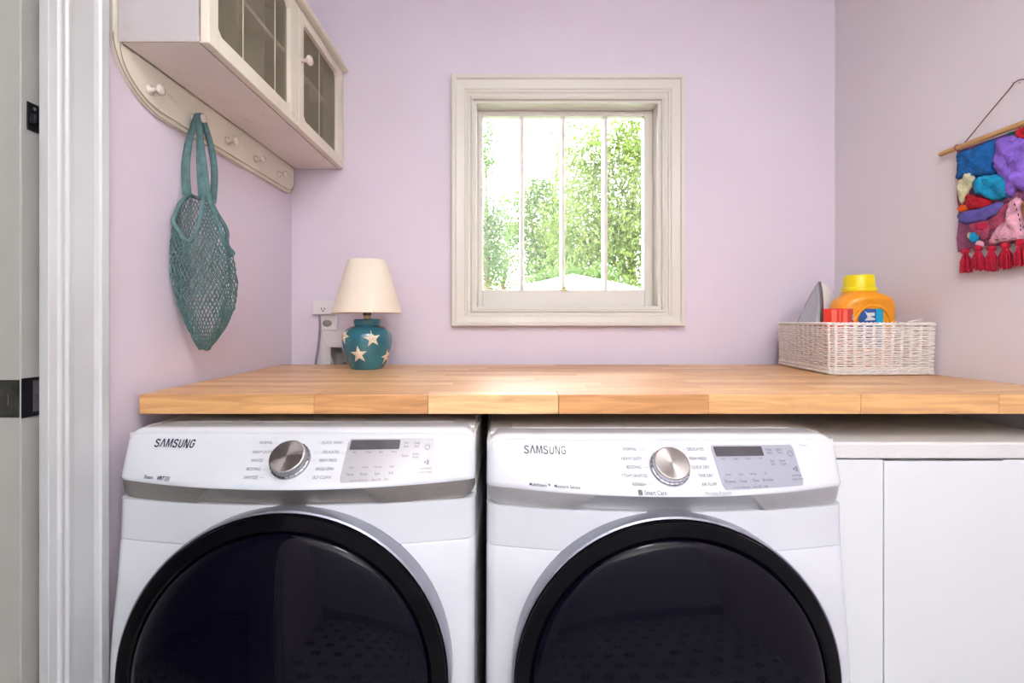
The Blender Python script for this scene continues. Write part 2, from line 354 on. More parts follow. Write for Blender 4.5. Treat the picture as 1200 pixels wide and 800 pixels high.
# left wall with the door opening
DY0, DY1, DZ = -0.06, 0.762, 2.05
wl = MB(); wl.box(WX-0.020, DY1+0.028, 0, WX, BY, CEIL); wl.box(WX-T, DY1+0.004, 0, WX-0.070, BY, CEIL); wl.box(WX-0.070, 1.56, 0, WX-0.020, BY, CEIL); wl.box(WX-T, RB, 0, WX, DY0-0.02, CEIL); wl.box(WX-T, DY0-0.02, DZ+0.02, WX, DY1+0.02, CEIL)
struct(wl, 'wall_left', M['wall'])
struct(MB().hexa([(rx(BY),BY),(rx(RB),RB),(rx(RB)+T,RB),(rx(BY)+T,BY)], 0, CEIL), 'wall_right', M['wall_greyed'])
struct(MB().box(WX-T, RB-0.1, 0, 1.5, RB, CEIL), 'wall_front', M['ceil'])
# hall beyond the door opening
hm = M['ceil']
struct(MB().box(WX-1.2, RB-0.1, 0, WX-1.12, BY+T, CEIL), 'wall_hall', hm)
struct(MB().box(WX-1.12, 1.25, 0, WX-T, 1.3, CEIL), 'wall_hall_back', hm)
struct(MB().box(WX-1.12, RB-0.1, 0, WX-T, RB, CEIL), 'wall_hall_front', hm)
for nm, bbx in (('baseboard_left', (WX, DY1+0.13, 0, WX+0.014, BY, 0.11)), ('baseboard_back', (WX+0.014, BY-0.014, 0, rx(BY), BY, 0.11)), ('baseboard_front', (WX, RB, 0, rx(RB), RB+0.014, 0.11))):
    struct(MB().box(*bbx), nm, M['trimw'], bevel=0.004)
# ------------------------------------------------------------------ door frame on the left
door = empty('door_1', (WX, DY1, 0)); door['kind'] = 'structure'
def dpart(mb, name, m, label=None, **k):
    mb.v = [(x-WX, y-DY1, z) for x, y, z in mb.v]
    o = mb.build(name, m, parent=door, **k)
    if label: o['label'] = label
    return o
def profile_v(prof, z0, z1):                       # polygon in plan extruded upward
    return MB().hexa(prof, z0, z1)
# casing in plan: x = WX + thickness, y along the wall
cas = [(WX-0.001,0.762),(WX+0.013,0.762),(WX+0.014,0.764),(WX+0.014,0.777),(WX+0.0175,0.779),(WX+0.0185,0.782),(WX+0.0165,0.785),(WX+0.0165,0.789),(WX+0.0195,0.792),(WX+0.0195,0.796),(WX+0.017,0.799),(WX+0.0165,0.806),(WX+0.0165,0.844),(WX+0.020,0.850),(WX+0.0235,0.853),(WX+0.0235,0.868),(WX+0.020,0.873),(WX-0.001,0.873)]
dpart(profile_v(cas, 0, DZ+0.008), 'casing', M['trimw'])
dpart(profile_v([(x, -y+DY0+DY1) for x, y in cas], 0, DZ+0.008), 'casing', M['trimw'])
mbx = MB().box(WX, DY0-0.11, DZ+0.008, WX+0.018, DY1+0.11, DZ+0.11); dpart(mbx, 'casing', M['trimw'], bevel=0.004)
# pocket door: the leaf slides into the wall, its edge and a strip of its face show
LX0, LX1, LYF = WX-0.0640, WX-0.0280, 0.758
dpart(MB().box(LX0, LYF, 0.012, LX1, 1.50, DZ-0.006), 'door_leaf', M['jamb'], 'grey white sliding door leaf', bevel=0.0015)
dpart(MB().box(WX-T, DY1-0.020, 0, WX-0.071, DY1+0.0035, DZ), 'jamb', M['jamb'])
dpart(MB().box(WX-T, DY0-0.02, 0, WX, DY0, DZ), 'jamb', M['jamb'])
dpart(MB().box(WX-T, DY0-0.02, DZ, WX, DY1+0.02, DZ+0.02), 'jamb', M['jamb'])
z0_, z1_ = 1.031, 1.0935
dpart(MB().box(LX0+0.002, LYF-0.0014, z0_, LX1-0.001, LYF, z1_), 'latch_plate', M['brassdark'], 'greenish dark latch plate on the leaf edge', bevel=0.0005)
dpart(MB().box(LX0+0.010, LYF-0.0022, z0_+0.006, LX1-0.012, LYF-0.0014, z1_-0.006), 'latch_inset', M['brassdark'], bevel=0.0004)
dpart(MB().box(LX0+0.0165, LYF-0.0026, z0_+0.020, LX0+0.0185, LYF-0.0022, z0_+0.038), 'latch_slot', M['shadow'])
dpart(MB().box(LX1, LYF+0.0005, z0_-0.002, LX1+0.002, 0.830, z1_+0.002), 'flush_pull', M['black'], 'dark grey flush pull on the leaf face', bevel=0.0006)
dpart(MB().box(LX1+0.002, 0.776, z0_+0.006, LX1+0.0026, 0.815, z1_-0.004), 'pull_recess', M['shadow'])
for t_ in (0.780, 0.786): dpart(MB().lathe([(0.0014,0),(0.0014,0.0006),(0.0004,0.0010)], (LX1+0.0026, t_, 1.064), 10, 'x'), 'screw', M['chrome'])
dpart(MB().box(LX1, 0.767, 1.515, LX1+0.0025, 0.800, 1.562), 'keeper_plate', M['black'], 'small black keeper plate high on the leaf', bevel=0.0005)
dpart(MB().box(LX1+0.0025, 0.7685, 1.526, LX1+0.014, 0.7805, 1.542), 'keeper_bolt', M['black'], bevel=0.002)
dpart(MB().lathe([(0.0030,0),(0.0030,0.0008),(0.001,0.0012)], (LX1+0.0025, 0.777, 1.553), 10, 'x'), 'screw', M['chrome'])

# ------------------------------------------------------------------ window
win = empty('window_1', (0.227, BY, 1.6)); win['kind'] = 'structure'
def wpart(mb, name, m, label=None, parent=None, **k):
    mb.v = [(x-0.227, y-BY, z-1.6) for x, y, z in mb.v]
    o = mb.build(name, m, parent=parent or win, **k)
    if label: o['label'] = label
    return o
# casing: four mitred mouldings with a stepped section (distance from opening edge, proud of wall)
sec = [(0.0,0.0),(0.0,0.016),(0.006,0.019),(0.010,0.016),(0.012,0.012),(0.020,0.012),(0.024,0.017),(0.030,0.017),(0.033,0.021),(0.062,0.024),(0.066,0.030),(0.078,0.030),(0.080,0.026),(0.080,0.0)]
ox0, ox1, oz0, oz1 = OX0, OX1, OZ0+0.0, OZ1
ccs = [(ox0,oz0),(ox1,oz0),(ox1,oz1),(ox0,oz1)]
sgn = [(-1,-1),(1,-1),(1,1),(-1,1)]
EW = {0: 0.99, 1: 0.99, 2: 1.0, 3: 1.0}
for i in range(4):
    j = (i+1) % 4; vs = []
    for d, h in sec:
        for k in (i, j):
            lz = d*(0.72 if k in (0,1) else 1.06)
            vs.append((ccs[k][0]+sgn[k][0]*d*0.985, BY-h, ccs[k][1]+sgn[k][1]*lz))
    n_ = len(sec); fs = [(2*a, 2*a+1, 2*a+3, 2*a+2) for a in range(n_-1)]+[tuple(2*a for a in range(n_)), tuple(2*a+1 for a in range(n_))][:2]
    wpart(MB().add(vs, fs), 'casing', M['trim'])
# jamb liner
JY = BY+0.10
for bb in ((OX0,BY-0.004,OZ0,OX0+0.010,JY,OZ1),(OX1-0.012,BY-0.004,OZ0,OX1,JY,OZ1),(OX0+0.010,BY-0.004,OZ1-0.010,OX1-0.012,JY,OZ1)):
    wpart(MB().box(*bb), 'jamb', M['trim'])
wpart(MB().box(OX0+0.010,BY-0.004,OZ0,OX1-0.012,JY,OZ0+0.014), 'sill', M['trim'], bevel=0.003)
# sash
SY0, SY1 = BY+0.055, BY+0.09
gx0, gx1, gz0, gz1 = P(565.5,0,SY0)[0], P(755,0,SY0)[0], P(0,339.5,SY0)[2], P(0,136,SY0)[2]
sx0, sx1, sz0, sz1 = OX0+0.010, OX1-0.012, OZ0+0.014, OZ1-0.010
wpart(MB().box(sx0,SY0,sz0,gx0,SY1,sz1), 'sash_stile', M['trim'], bevel=0.003)
wpart(MB().box(gx1,SY0,sz0,sx1,SY1,sz1), 'sash_stile', M['trim'], bevel=0.003)
wpart(MB().box(gx0,SY0,gz1,gx1,SY1,sz1), 'sash_rail', M['trim'], bevel=0.003)
wpart(MB().box(gx0,SY0,sz0,gx1,SY1,gz0), 'sash_rail', M['trim'], bevel=0.003)
mxs = [P(p,0,SY0)[0] for p in (611.6, 660, 710)]
for x in mxs: 
    mb = MB(); mb.hexa([(x-0.0085,SY0+0.014),(x-0.006,SY0),(x+0.006,SY0),(x+0.0085,SY0+0.014),(x+0.0085,SY1),(x-0.0085,SY1)], gz0, gz1)
    wpart(mb, 'muntin', M['trim'])
ed = [gx0]+mxs+[gx1]
for a, b in zip(ed, ed[1:]): wpart(MB().box(a-0.002, SY0+0.020, gz0-0.002, b+0.002, SY0+0.023, gz1+0.002), 'pane', M['glass'])
q = P(661, 338, SY0)
wpart(MB().box(q[0]-0.012, SY0-0.010, gz0-0.004, q[0]+0.012, SY0, gz0+0.004), 'sash_lock', M['brass'], 'small brass sash catch at the foot of the middle muntin', bevel=0.002)
wpart(MB().lathe([(0.005,0),(0.006,0.006),(0.004,0.010)], (q[0], SY0-0.012, gz0+0.002), 12, 'z'), 'sash_lock_knob', M['brass'], smooth=True)

# ================================================================== BUTCHER BLOCK COUNTER
ZT = 1.040; ZB = 0.9995
CF, CR = 0.94, 1.60
ct = empty('countertop', (0.2, 1.27, ZB))
tag(ct, 'butcher-block wooden countertop of glued staves running over washer and dryer', 'countertop')
def clx(y): return -0.7565 + (-0.7775+0.7565)*(y-CF)/(CR-CF)
def crx(y): return rx(y)-0.004
rows = 14; rw = (CR-CF)/rows
for r in range(rows):
    y0 = CF+r*rw; y1 = y0+rw
    if r == 0: cuts = [-0.395, -0.16, 0.11, 0.42, 0.735, 1.02]
    else:
        cuts = []; x = -0.77+random.uniform(0.12, 0.5)
        while x < 1.12: cuts.append(x); x += random.uniform(0.22, 0.55)
    xs = [None]+cuts+[None]
    for i in range(len(xs)-1):
        a0, a1 = (clx(y0), clx(y1)) if xs[i] is None else (xs[i], xs[i])
        b0, b1 = (crx(y0), crx(y1)) if xs[i+1] is None else (xs[i+1], xs[i+1])
        g = 0.00012; cx_, cy_, cz_ = 0.2, 1.27, ZB
        mb = MB().hexa([(a0+g-cx_,y0+g-cy_),(b0-g-cx_,y0+g-cy_),(b1-g-cx_,y1-g-cy_),(a1+g-cx_,y1-g-cy_)], 0, ZT-ZB-random.uniform(0,0.0001))
        ox = (a0+b0)/2-cx_; oy = (y0+y1)/2-cy_
        mb.v = [(x-ox, y-oy, z) for x, y, z in mb.v]
        mb.build('stave', M['wood'], ct, loc=(ox, oy, 0), bevel=(0.002 if r == 0 else 0.0004), seg=2)

# ================================================================== WASHER AND DRYER
HW = 0.343
def ss(a, b, x): t = min(1, max(0, (x-a)/(b-a))); return t*t*(3-2*t)
def machine(name, label, cat, xc, dz, kind):
    root = empty(name, (xc, 1.20, 0)); tag(root, label, cat)
    def put(mb, nm, m, lab=None, parent=None, **k):
        mb.v = [(x, y-1.20, z+dz if z > 0.05 else z) for x, y, z in mb.v]
        o = mb.build(nm, m, parent=parent or root, **k)
        if lab: o['label'] = lab
        return o
    q2 = lambda u: 1-(u/HW)**2
    def rnd(u, R, W=HW):
        e = abs(u)-(W-R)
        return 0 if e <= 0 else R*(1-math.sqrt(max(0, 1-(e/R)**2)))
    us = [-HW+0.0001]+[-HW+0.020*(1-math.cos(PI/2*k/6)) for k in range(1,7)]
    us += [-HW+0.020+(2*HW-0.040)*k/32 for k in range(1,32)]
    us += [-u for u in us[:7]][::-1]
    # ---- body shell: plan sections stacked
    def front(u, z):
        if z > 0.852: return 0.902
        side = 0.845+0.028*ss(0.5, 0.853, z) if z > 0.3 else 0.845
        return side - 0.037*q2(u) + rnd(u, 0.020)*0.9
    def shell(zs, insets, nm, m):
        vs = []; fs = []; n = len(us)+2
        for z, ins in zip(zs, insets):
            for u in us: vs.append((u*(1-ins/HW), front(u, z)+ins, z))
            vs.append((HW-ins, 1.60, z)); vs.append((-HW+ins, 1.60, z))
        for j in range(len(zs)-1):
            for i in range(n): fs.append((j*n+i, j*n+(i+1)%n, (j+1)*n+(i+1)%n, (j+1)*n+i))
        fs.append(tuple(range(n))); fs.append(tuple((len(zs)-1)*n+i for i in range(n)))
        return put(MB().add(vs, fs), nm, m, smooth=True, auto=0.7)
    shell([0.03, 0.035, 0.20,0.35,0.45,0.55,0.62,0.70,0.772,0.7765], [0.004,0,0,0,0,0,0,0,0,0.002], 'body', M['enamel'])
    shell([0.7768,0.7785,0.80,0.83,0.852], [0.0015,0,0,0,0.0], 'upper_body', M['enamel'])
    shell([0.853,0.970], [0.0,0.0], 'rear_body', M['top'])
    for sx in (-0.28, 0.28):
        for y in (0.93, 1.52): put(MB().lathe([(0.022,0),(0.022,0.018),(0.012,0.02),(0.012,0.032)], (sx, y, 0), 14), 'foot', M['lip'])
    # ---- top lid
    put(MB().box(-HW+0.004, 0.935, 0.9703, HW-0.004, 1.598, 0.977), 'lid', M['top'], bevel=0.004)
    put(MB().hexa([(-HW+0.05,0.962),(HW-0.05,0.962),(HW-0.05,1.55),(-HW+0.05,1.55)], 0.977, 0.9795), 'lid_panel', M['top'], bevel=0.002)
    # ---- console
    ZC1, ZC0 = 0.981, 0.888
    def yF(u, z):
        t = (0.976-z)/(0.976-ZC0)
        tt = min(1, max(0, t))
        return 0.896-0.023*tt-0.059*q2(u)*tt**0.9+rnd(u, 0.016)*0.7
    NZ = 14
    def section(u):
        zt = ZC1-rnd(u, 0.030)*0.9; k = zt-ZC1; pts = []
        pts.append((0.958, zt-0.002)); pts.append((0.915, zt))
        for a in range(5):
            an = PI/2*a/4; pts.append((0.908-0.010*math.sin(an)-0.0015, zt-0.009+0.009*math.cos(an)))
        z_hi = zt-0.010
        for j in range(NZ+1):
            z = z_hi+(ZC0+0.004-z_hi)*j/NZ; pts.append((yF(u, z), z))
        pts.append((yF(u, ZC0)+0.003, ZC0)); pts.append((0.958, ZC0))
        return pts
    vs = []; fs = []
    S0 = section(0); n = len(S0)
    cu = [-HW+0.0001]+[-HW+0.030*(1-math.cos(PI/2*k/8)) for k in range(1,9)]
    cu += [-HW+0.030+(2*HW-0.060)*k/36 for k in range(1,36)]
    cu += [-u for u in cu[:9]][::-1]
    for u in cu:
        for y, z in section(u): vs.append((u, y, z))
    for i in range(len(cu)-1):
        for j in range(n): fs.append((i*n+j, i*n+(j+1)%n, (i+1)*n+(j+1)%n, (i+1)*n+j))
    fs.append(tuple(range(n))); fs.append(tuple((len(cu)-1)*n+j for j in range(n)))
    put(MB().add(vs, fs), 'console', M['enamel'], 'white bowed control console', smooth=True, auto=0.8)
    # ---- metal band under the console with a bevelled finger pull in its middle
    tops = [-HW+0.001, -HW+0.004,-HW+0.010,-HW+0.02,-0.30,-0.25,-0.20,-0.16,-0.140,-0.136,-0.10,-0.05,0,0.05,0.10,0.136,0.140,0.16,0.20,0.25,0.30,HW-0.02,HW-0.010,HW-0.004,HW-0.001]
    bots = [-HW+0.001, -HW+0.004,-HW+0.010,-HW+0.02,-0.305,-0.265,-0.225,-0.19,-0.176,-0.170,-0.12,-0.06,0,0.06,0.12,0.170,0.176,0.19,0.225,0.265,0.305,HW-0.02,HW-0.010,HW-0.004,HW-0.001]
    NB = 8; vs = []; fs = []; nb = len(tops)
    for j in range(NB+1):
        t = j/NB
        for i in range(nb):
            u = tops[i]+(bots[i]-tops[i])*t
            zb = 0.853+rnd(u, 0.030)*0.9
            z = 0.889+(zb-0.889)*t
            mid = 1 if 9 <= i <= 15 else 0
            y = 0.8765+0.0*t-(0.059-0.014*t)*q2(u)+rnd(u,0.02)*0.7
            y += (0.011*math.sin(t*PI*0.5) if mid else 0.004*t*t)
            vs.append((u, y, z))
    for j in range(NB):
        for i in range(nb-1): fs.append((j*nb+i, j*nb+i+1, (j+1)*nb+i+1, (j+1)*nb+i))
    # back
    bk = len(vs)
    for j in (0, NB):
        for i in range(nb): x, y, z = vs[j*nb+i]; vs.append((x, 0.905, z))
    for i in range(nb-1):
        fs.append((i, i+1, bk+i+1, bk+i)); fs.append((NB*nb+i, NB*nb+i+1, bk+nb+i+1, bk+nb+i)); fs.append((bk+i, bk+i+1, bk+nb+i+1, bk+nb+i))
    fs.append(tuple(j*nb for j in range(NB+1))+(bk+nb, bk)); fs.append(tuple(j*nb+nb-1 for j in range(NB+1))+(bk+nb+nb-1, bk+nb-1))
    put(MB().add(vs, fs), 'trim_band', M['band'] if kind == 'washer' else M['band2'], 'brushed metal band under the console', smooth=True, auto=0.35)
    # ---- flat print and panels mapped on the console
    def onto(me, u0, z0, off, nm, m, parent=None, lab=None):
        for v in me.vertices:
            u, z = v.co.x+u0, v.co.y+z0; v.co = Vector((u, yF(u, z)-off-1.20, z+dz))
        me.materials.clear(); me.materials.append(m)
        o = link(nm, me, m, parent or root)
        if lab: o['label'] = lab
        return o
    def text(s, u, z, size, m, nm='lettering', off=0.0009, parent=None, **k): return onto(text_mesh(s, size, **k), u, z, off, nm, m, parent)
    def patch(poly, off, nm, m, th=0.0012, R=0.004, lab=None, parent=None):
        # rounded polygon outline subdivided along u
        pts = []
        N = len(poly)
        for i in range(N):
            a, b, c = Vector(poly[i-1]), Vector(poly[i]), Vector(poly[(i+1)%N])
            p0 = b+(a-b).normalized()*R; p1 = b+(c-b).normalized()*R
            for k in range(5):
                t = k/4; pts.append((p0*(1-t)**2+b*2*t*(1-t)+p1*t*t))
        zmin, zmax = min(p.y for p in pts), max(p.y for p in pts)
        # scan rows
        NR, NC = 10, 16; vs = []; fs = []
        for j in range(NR+1):
            z = zmin+(zmax-zmin)*(0.0005+0.999*j/NR if 0 < j < NR else (0.002 if j == 0 else 0.998))
            xsn = []
            for k in range(len(pts)):
                a, b = pts[k], pts[(k+1)%len(pts)]
                if (a.y-z)*(b.y-z) <= 0 and abs(a.y-b.y) > 1e-9: xsn.append(a.x+(b.x-a.x)*(z-a.y)/(b.y-a.y))
            x0, x1 = min(xsn), max(xsn)
            for i in range(NC+1):
                u = x0+(x1-x0)*i/NC; vs.append((u, yF(u, z)-off-th, z))
        fs = [(j*(NC+1)+i, j*(NC+1)+i+1, (j+1)*(NC+1)+i+1, (j+1)*(NC+1)+i) for j in range(NR) for i in range(NC)]
        nf = len(vs)
        ring = [i for i in range(NC+1)]+[j*(NC+1)+NC for j in range(1, NR+1)]+[NR*(NC+1)+i for i in range(NC-1, -1, -1)]+[j*(NC+1) for j in range(NR-1, 0, -1)]
        for i in ring: x, y, z = vs[i]; vs.append((x, y+th+0.0004, z))
        for k in range(len(ring)): fs.append((ring[k], ring[(k+1)%len(ring)], nf+(k+1)%len(ring), nf+k))
        return put(MB().add(vs, fs), nm, m, lab, parent=parent)
    def line(u0, u1, z, th, m, nm='guide_line', off=0.0006, parent=None):
        NN = 6; vs = []
        for i in range(NN+1):
            u = u0+(u1-u0)*i/NN; vs += [(u, yF(u,z-th/2)-off, z-th/2), (u, yF(u,z+th/2)-off, z+th/2)]
        return put(MB().add(vs, [(2*i,2*i+2,2*i+3,2*i+1) for i in range(NN)]), nm, m, parent=parent, recalc=False)
    W = kind == 'washer'
    # brand lettering as it stands on the machine
    onto(stroke_text('SAMSUNG', 0.0128, 0.0024, 0.10), -0.279 if W else -0.2705, 0.955, 0.0009, 'brand_lettering', M['ink'] if W else M['inkg'])
    zs5 = [0.9575, 0.9430, 0.9305, 0.9180, 0.9060]
    if W:
        Ls = ['NORMAL','HEAVY DUTY','WHITES','BEDDING','SANITIZE']; Rs = ['QUICK WASH','DELICATES','PERM PRESS','RINSE+SPIN','SELF CLEAN']
        lx = [-0.046,-0.040,-0.052,-0.050,-0.050]; rxx = [0.088,0.086,0.086,0.084,0.083]
    else:
        Ls = ['NORMAL','HEAVY DUTY','BEDDING','STEAM SANITIZE','REFRESH']; Rs = ['DELICATES','PERM PRESS','QUICK DRY','TIME DRY','AIR FLUFF']
        lx = [-0.054,-0.048,-0.052,-0.044,-0.050]; rxx = [0.075,0.075,0.076,0.078,0.080]
    for s_, x, z in zip(Ls, lx, zs5): text(s_, x, z, 0.0064, M['inkg'], 'cycle_lettering', align='RIGHT'); line(x+0.003, -0.038, z, 0.0004, M['inkl'])
    for s_, x, z in zip(Rs, rxx, zs5): text(s_, x, z, 0.0064, M['inkg'], 'cycle_lettering', align='RIGHT'); line(0.040, x-0.040, z, 0.0004, M['inkl'])
    if W:
        text('Steam', -0.279, 0.8985, 0.0085, M['ink'], bold=0.0001)
        text('VRT', -0.250, 0.8985, 0.0085, M['ink'], bold=0.0003, shear=0.3); patch([(-0.233,0.8945),(-0.222,0.8945),(-0.222,0.9025),(-0.233,0.9025)], 0, 'emblem', M['inkl'], th=0.0004, R=0.002)
        text('Smart Care', -0.088, 0.8945, 0.0085, M['inkb'])
    else:
        text('MultiSteam\u2122   Moisture Sensor', -0.262, 0.8985, 0.0072, M['ink'], bold=0.0001)
        text('Smart Care', -0.056, 0.8945, 0.0085, M['inkg'], bold=0.0001); patch([(-0.067,0.891),(-0.059,0.891),(-0.059,0.8985),(-0.067,0.8985)], 0, 'emblem', M['inkg'], th=0.0004, R=0.002)
        text('Wrinkle Prevent', 0.052, 0.8935, 0.0075, M['inkl'])
    # control panel
    o0 = 0.0 if W else -0.014
    pu0, pu1 = (0.099, 0.264) if W else (0.090, 0.252)
    pan = patch([(pu0,0.8975),(pu1,0.8975),(pu1,0.9635),(pu0,0.9635)], 0, 'control_panel', M['panel'] if W else M['panelb'], lab='silver touch control panel')
    patch([(pu0+0.005,0.9465),(pu0+0.099,0.9465),(pu0+0.099,0.9615),(pu0+0.005,0.9615)], 0.0013, 'display', M['disp'], th=0.0006, R=0.0015, parent=pan, lab='dark display window')
    for k in range(4):
        u = pu0+0.006+k*0.0245
        fr = 0.00035
        patch([(u,0.9045),(u+0.021,0.9045),(u+0.021,0.9150),(u,0.9150)], 0.0013, 'button_frame', M['inkl'], th=0.0002, R=0.002, parent=pan)
        patch([(u+fr,0.9045+fr),(u+0.021-fr,0.9045+fr),(u+0.021-fr,0.9150-fr),(u+fr,0.9150-fr)], 0.0016, 'button', M['panel'] if W else M['panelb'], th=0.0002, R=0.002, parent=pan)
        text((['Temp','Rinse','Spin','Soil'] if W else ['Dryness','Temp','Time','Wrinkle'])[k], u+0.0105, 0.9097, 0.0062, M['inkg'], off=0.0022, parent=pan, align='CENTER')
        text((['Cold','+Time','No Spin','Light'] if W else ['Damp','Low','60 min','On'])[k], u+0.0105, 0.9195, 0.0045, M['inkg'], off=0.0018, parent=pan, align='CENTER')
        text((['Hot','5 Times','High','Heavy'] if W else ['Very','High','Sensor','Eco'])[k], u+0.0105, 0.9425, 0.0042, M['inkg'], off=0.0018, parent=pan, align='CENTER')
    text('3 sec for Child Lock      Alarm Off     Light', pu0+0.052, 0.9008, 0.0040, M['inkg'], off=0.0018, parent=pan, align='CENTER')
    cells = (['Pre\nSoak','Delay\nEnd','Steam','Extra\nRinse'] if W else ['Damp\nAlert','Adjust\nTime','Eco\nDry','Steam\nCycle'])
    for k, s_ in enumerate(cells):
        u = pu0+0.1115+(k % 2)*0.020; z = 0.9535 if k < 2 else 0.9355
        text(s_, u, z, 0.0052, M['inkg'], off=0.0018, parent=pan, align='CENTER')
    line(pu0+0.105, pu0+0.145, 0.9475, 0.0003, M['inkl'], off=0.0016, parent=pan); line(pu0+0.105, pu0+0.145, 0.9285, 0.0003, M['inkl'], off=0.0016, parent=pan)
    # power symbol: open ring and bar; start symbol
    me = MB(); uc, zc = pu0+0.152, 0.949; vs = []; fs = []
    for k in range(21):
        a = PI/2+0.5+(2*PI-1.0)*k/20
        for r_ in (0.0040, 0.0048): vs.append((uc+r_*math.cos(a), yF(uc, zc+r_*math.sin(a))-0.0017, zc+r_*math.sin(a)))
    fs = [(2*k,2*k+1,2*k+3,2*k+2) for k in range(20)]; me.add(vs, fs)
    me.add([(uc-0.0004, yF(uc,zc)-0.0017, zc+0.001),(uc+0.0004, yF(uc,zc)-0.0017, zc+0.001),(uc+0.0004, yF(uc,zc+0.006)-0.0017, zc+0.006),(uc-0.0004, yF(uc,zc+0.006)-0.0017, zc+0.006)], [(0,1,2,3)])
    put(me, 'power_symbol', M['inkg'], parent=pan)
    zc = 0.924; me = MB()
    y_ = lambda z: yF(uc, z)-0.0017
    me.add([(uc-0.005,y_(zc-0.004),zc-0.004),(uc-0.0005,y_(zc),zc),(uc-0.005,y_(zc+0.004),zc+0.004)], [(0,1,2)])
    me.add([(uc-0.0065,y_(zc-0.004),zc-0.004),(uc-0.0057,y_(zc-0.004),zc-0.004),(uc-0.0057,y_(zc+0.004),zc+0.004),(uc-0.0065,y_(zc+0.004),zc+0.004)], [(0,1,2,3)])
    for k in (0.001, 0.0035): me.add([(uc+k,y_(zc-0.004),zc-0.004),(uc+k+0.0012,y_(zc-0.004),zc-0.004),(uc+k+0.0012,y_(zc+0.004),zc+0.004),(uc+k,y_(zc+0.004),zc+0.004)], [(0,1,2,3)])
    put(me, 'start_symbol', M['inkg'], parent=pan)
    text('Start/Pause', uc, 0.914, 0.0045, M['inkg'], off=0.0018, parent=pan, align='CENTER')
    text('(Hold to Start)', uc, 0.908, 0.0040, M['inkg'], off=0.0018, parent=pan, align='CENTER')
    text('Power', uc+0.025, 0.962, 0.0052, M['inkl'])
    # ---- dial
    zd = 0.930
    tilt = math.atan2(yF(0, zd+0.03)-yF(0, zd-0.03), 0.06)
    dl = bpy.data.objects.new('dial', MB().lathe([(0.0365,-0.008),(0.0365,0.003),(0.0345,0.006),(0.0335,0.006)], n=56).mesh('dial_ring')); dl.data.materials.append(M['chrome'])
    COL.objects.link(dl); dl.parent = root; dl.location = (0, yF(0, zd)-1.20, zd+dz); dl.rotation_euler = (PI/2-tilt, 0, 0)
    dl['label'] = 'round cycle dial with chrome surround'
    for p in dl.data.polygons: p.use_smooth = len(p.vertices) == 4
    dk = MB().lathe([(0.0332,0.004),(0.0322,0.019),(0.0312,0.0200)], n=56).build('dial_side', M['gasket'] if W else M['chrome'], dl, smooth=False)
    fc = MB().lathe([(0.0318,0.0190),(0.0312,0.0210),(0.0300,0.0214)], n=72).build('dial_face', M['dial'], dl)
    tk = MB()
    for k in range(24):
        a = 2*PI*k/24; c, s_ = math.cos(a), math.sin(a)
        tk.box(-0.0006, -0.0009, 0.0, 0.0006, 0.0009, 0.0006); 
        tk.v[-8:] = [(0.0349*c-(x*s_+y*c)*1.0, 0.0349*s_+(x*c-y*s_)*1.0, z+0.0058) for x, y, z in tk.v[-8:]]
    tb = tk.build('dial_marks', M['lip'], dl); tb['kind'] = 'stuff'
    # ---- door
    zdoor = 0.558 if W else 0.552
    dr = empty('door'); dr.parent = root; dr.scale = (1.016, 1, 1.016) if W else (1, 1, 1); dr.location = (0.0085 if W else -0.004, 0.805-1.20, zdoor)
    dr.rotation_euler = (math.radians(-1.5), 0, 0)
    D = lambda prof, nm, m, sm=True, **k: MB().lathe(prof, (0,0,0), 96, 'y').build(nm, m, dr, smooth=sm, auto=0.7, **k)
    D([(0.2905,-0.055),(0.2915,-0.020),(0.2922,-0.004),(0.2915,0.003),(0.2885,0.005),(0.2868,0.002),(0.2868,-0.02)], 'door_ring', M['ring'])
    D([(0.2866,-0.03),(0.2866,0.006),(0.2845,0.011),(0.275,0.014),(0.262,0.0165),(0.2585,0.014),(0.2570,0.006)], 'door_rim', M['lip'])
    D([(0.2572,0.000),(0.2566,0.012)]+[(0.256*math.cos(a), 0.012+0.034*math.sin(a)) for a in [PI/2*k/20 for k in range(1,20)]]+[(0.002,0.046)], 'door_glass', M['dark'])
    return root
XW, XD = -0.401, 0.307
machine('washing_machine', 'left front-loading washer, white, with champagne metal band and slanted dark lettering', 'washing machine', XW, 0.0, 'washer')
machine('clothes_dryer', 'right front-loading dryer, white, with pale silver band and grey lettering, beside the white cabinet', 'dryer', XD, -0.0125, 'dryer')
# hoses seen in the gap between the two machines
hs = MB(); hs.tube([(-0.047, 1.50+0.02*math.sin(k*0.9), 0.99-0.12*k if k else 0.94) for k in range(0,9)], 0.005, 8)
tag(hs.build('water_hose', M['steelg'], smooth=True), 'thin braided steel hose hanging in the gap between washer and dryer', 'hose')

# ================================================================== LOW WHITE CABINET
CT = 0.945; CFY = 0.926
cabx0 = 0.652
cab = empty('base_cabinet', (0.95, 1.25, 0)); tag(cab, 'low white cabinet with flat doors at right of the dryer under the counter', 'cabinet')
def cpart(mb, nm, m, lab=None, **k):
    mb.v = [(x-0.95, y-1.25, z) for x, y, z in mb.v]; o = mb.build(nm, m, parent=cab, **k)
    if lab: o['label'] = lab
    return o
cr = lambda y: rx(y)-0.035
cpart(MB().hexa([(cabx0,CFY),(rx(CFY)-0.006,CFY),(1.176,1.05),(1.168,1.62),(cabx0,1.62)], CT-0.034, CT), 'cabinet_top', M['cabtop'], bevel=0.004)
cpart(MB().hexa([(cabx0+0.004,CFY+0.022),(1.17,CFY+0.022),(1.16,1.61),(cabx0+0.004,1.61)], 0.0, CT-0.036), 'carcass', M['shadow'])
sx = P(1037,0,CFY)[0]
cpart(MB().box(cabx0+0.003, CFY+0.003, 0.0, sx-0.0012, CFY+0.021, CT-0.0365), 'filler_panel', M['cab'], bevel=0.0012)
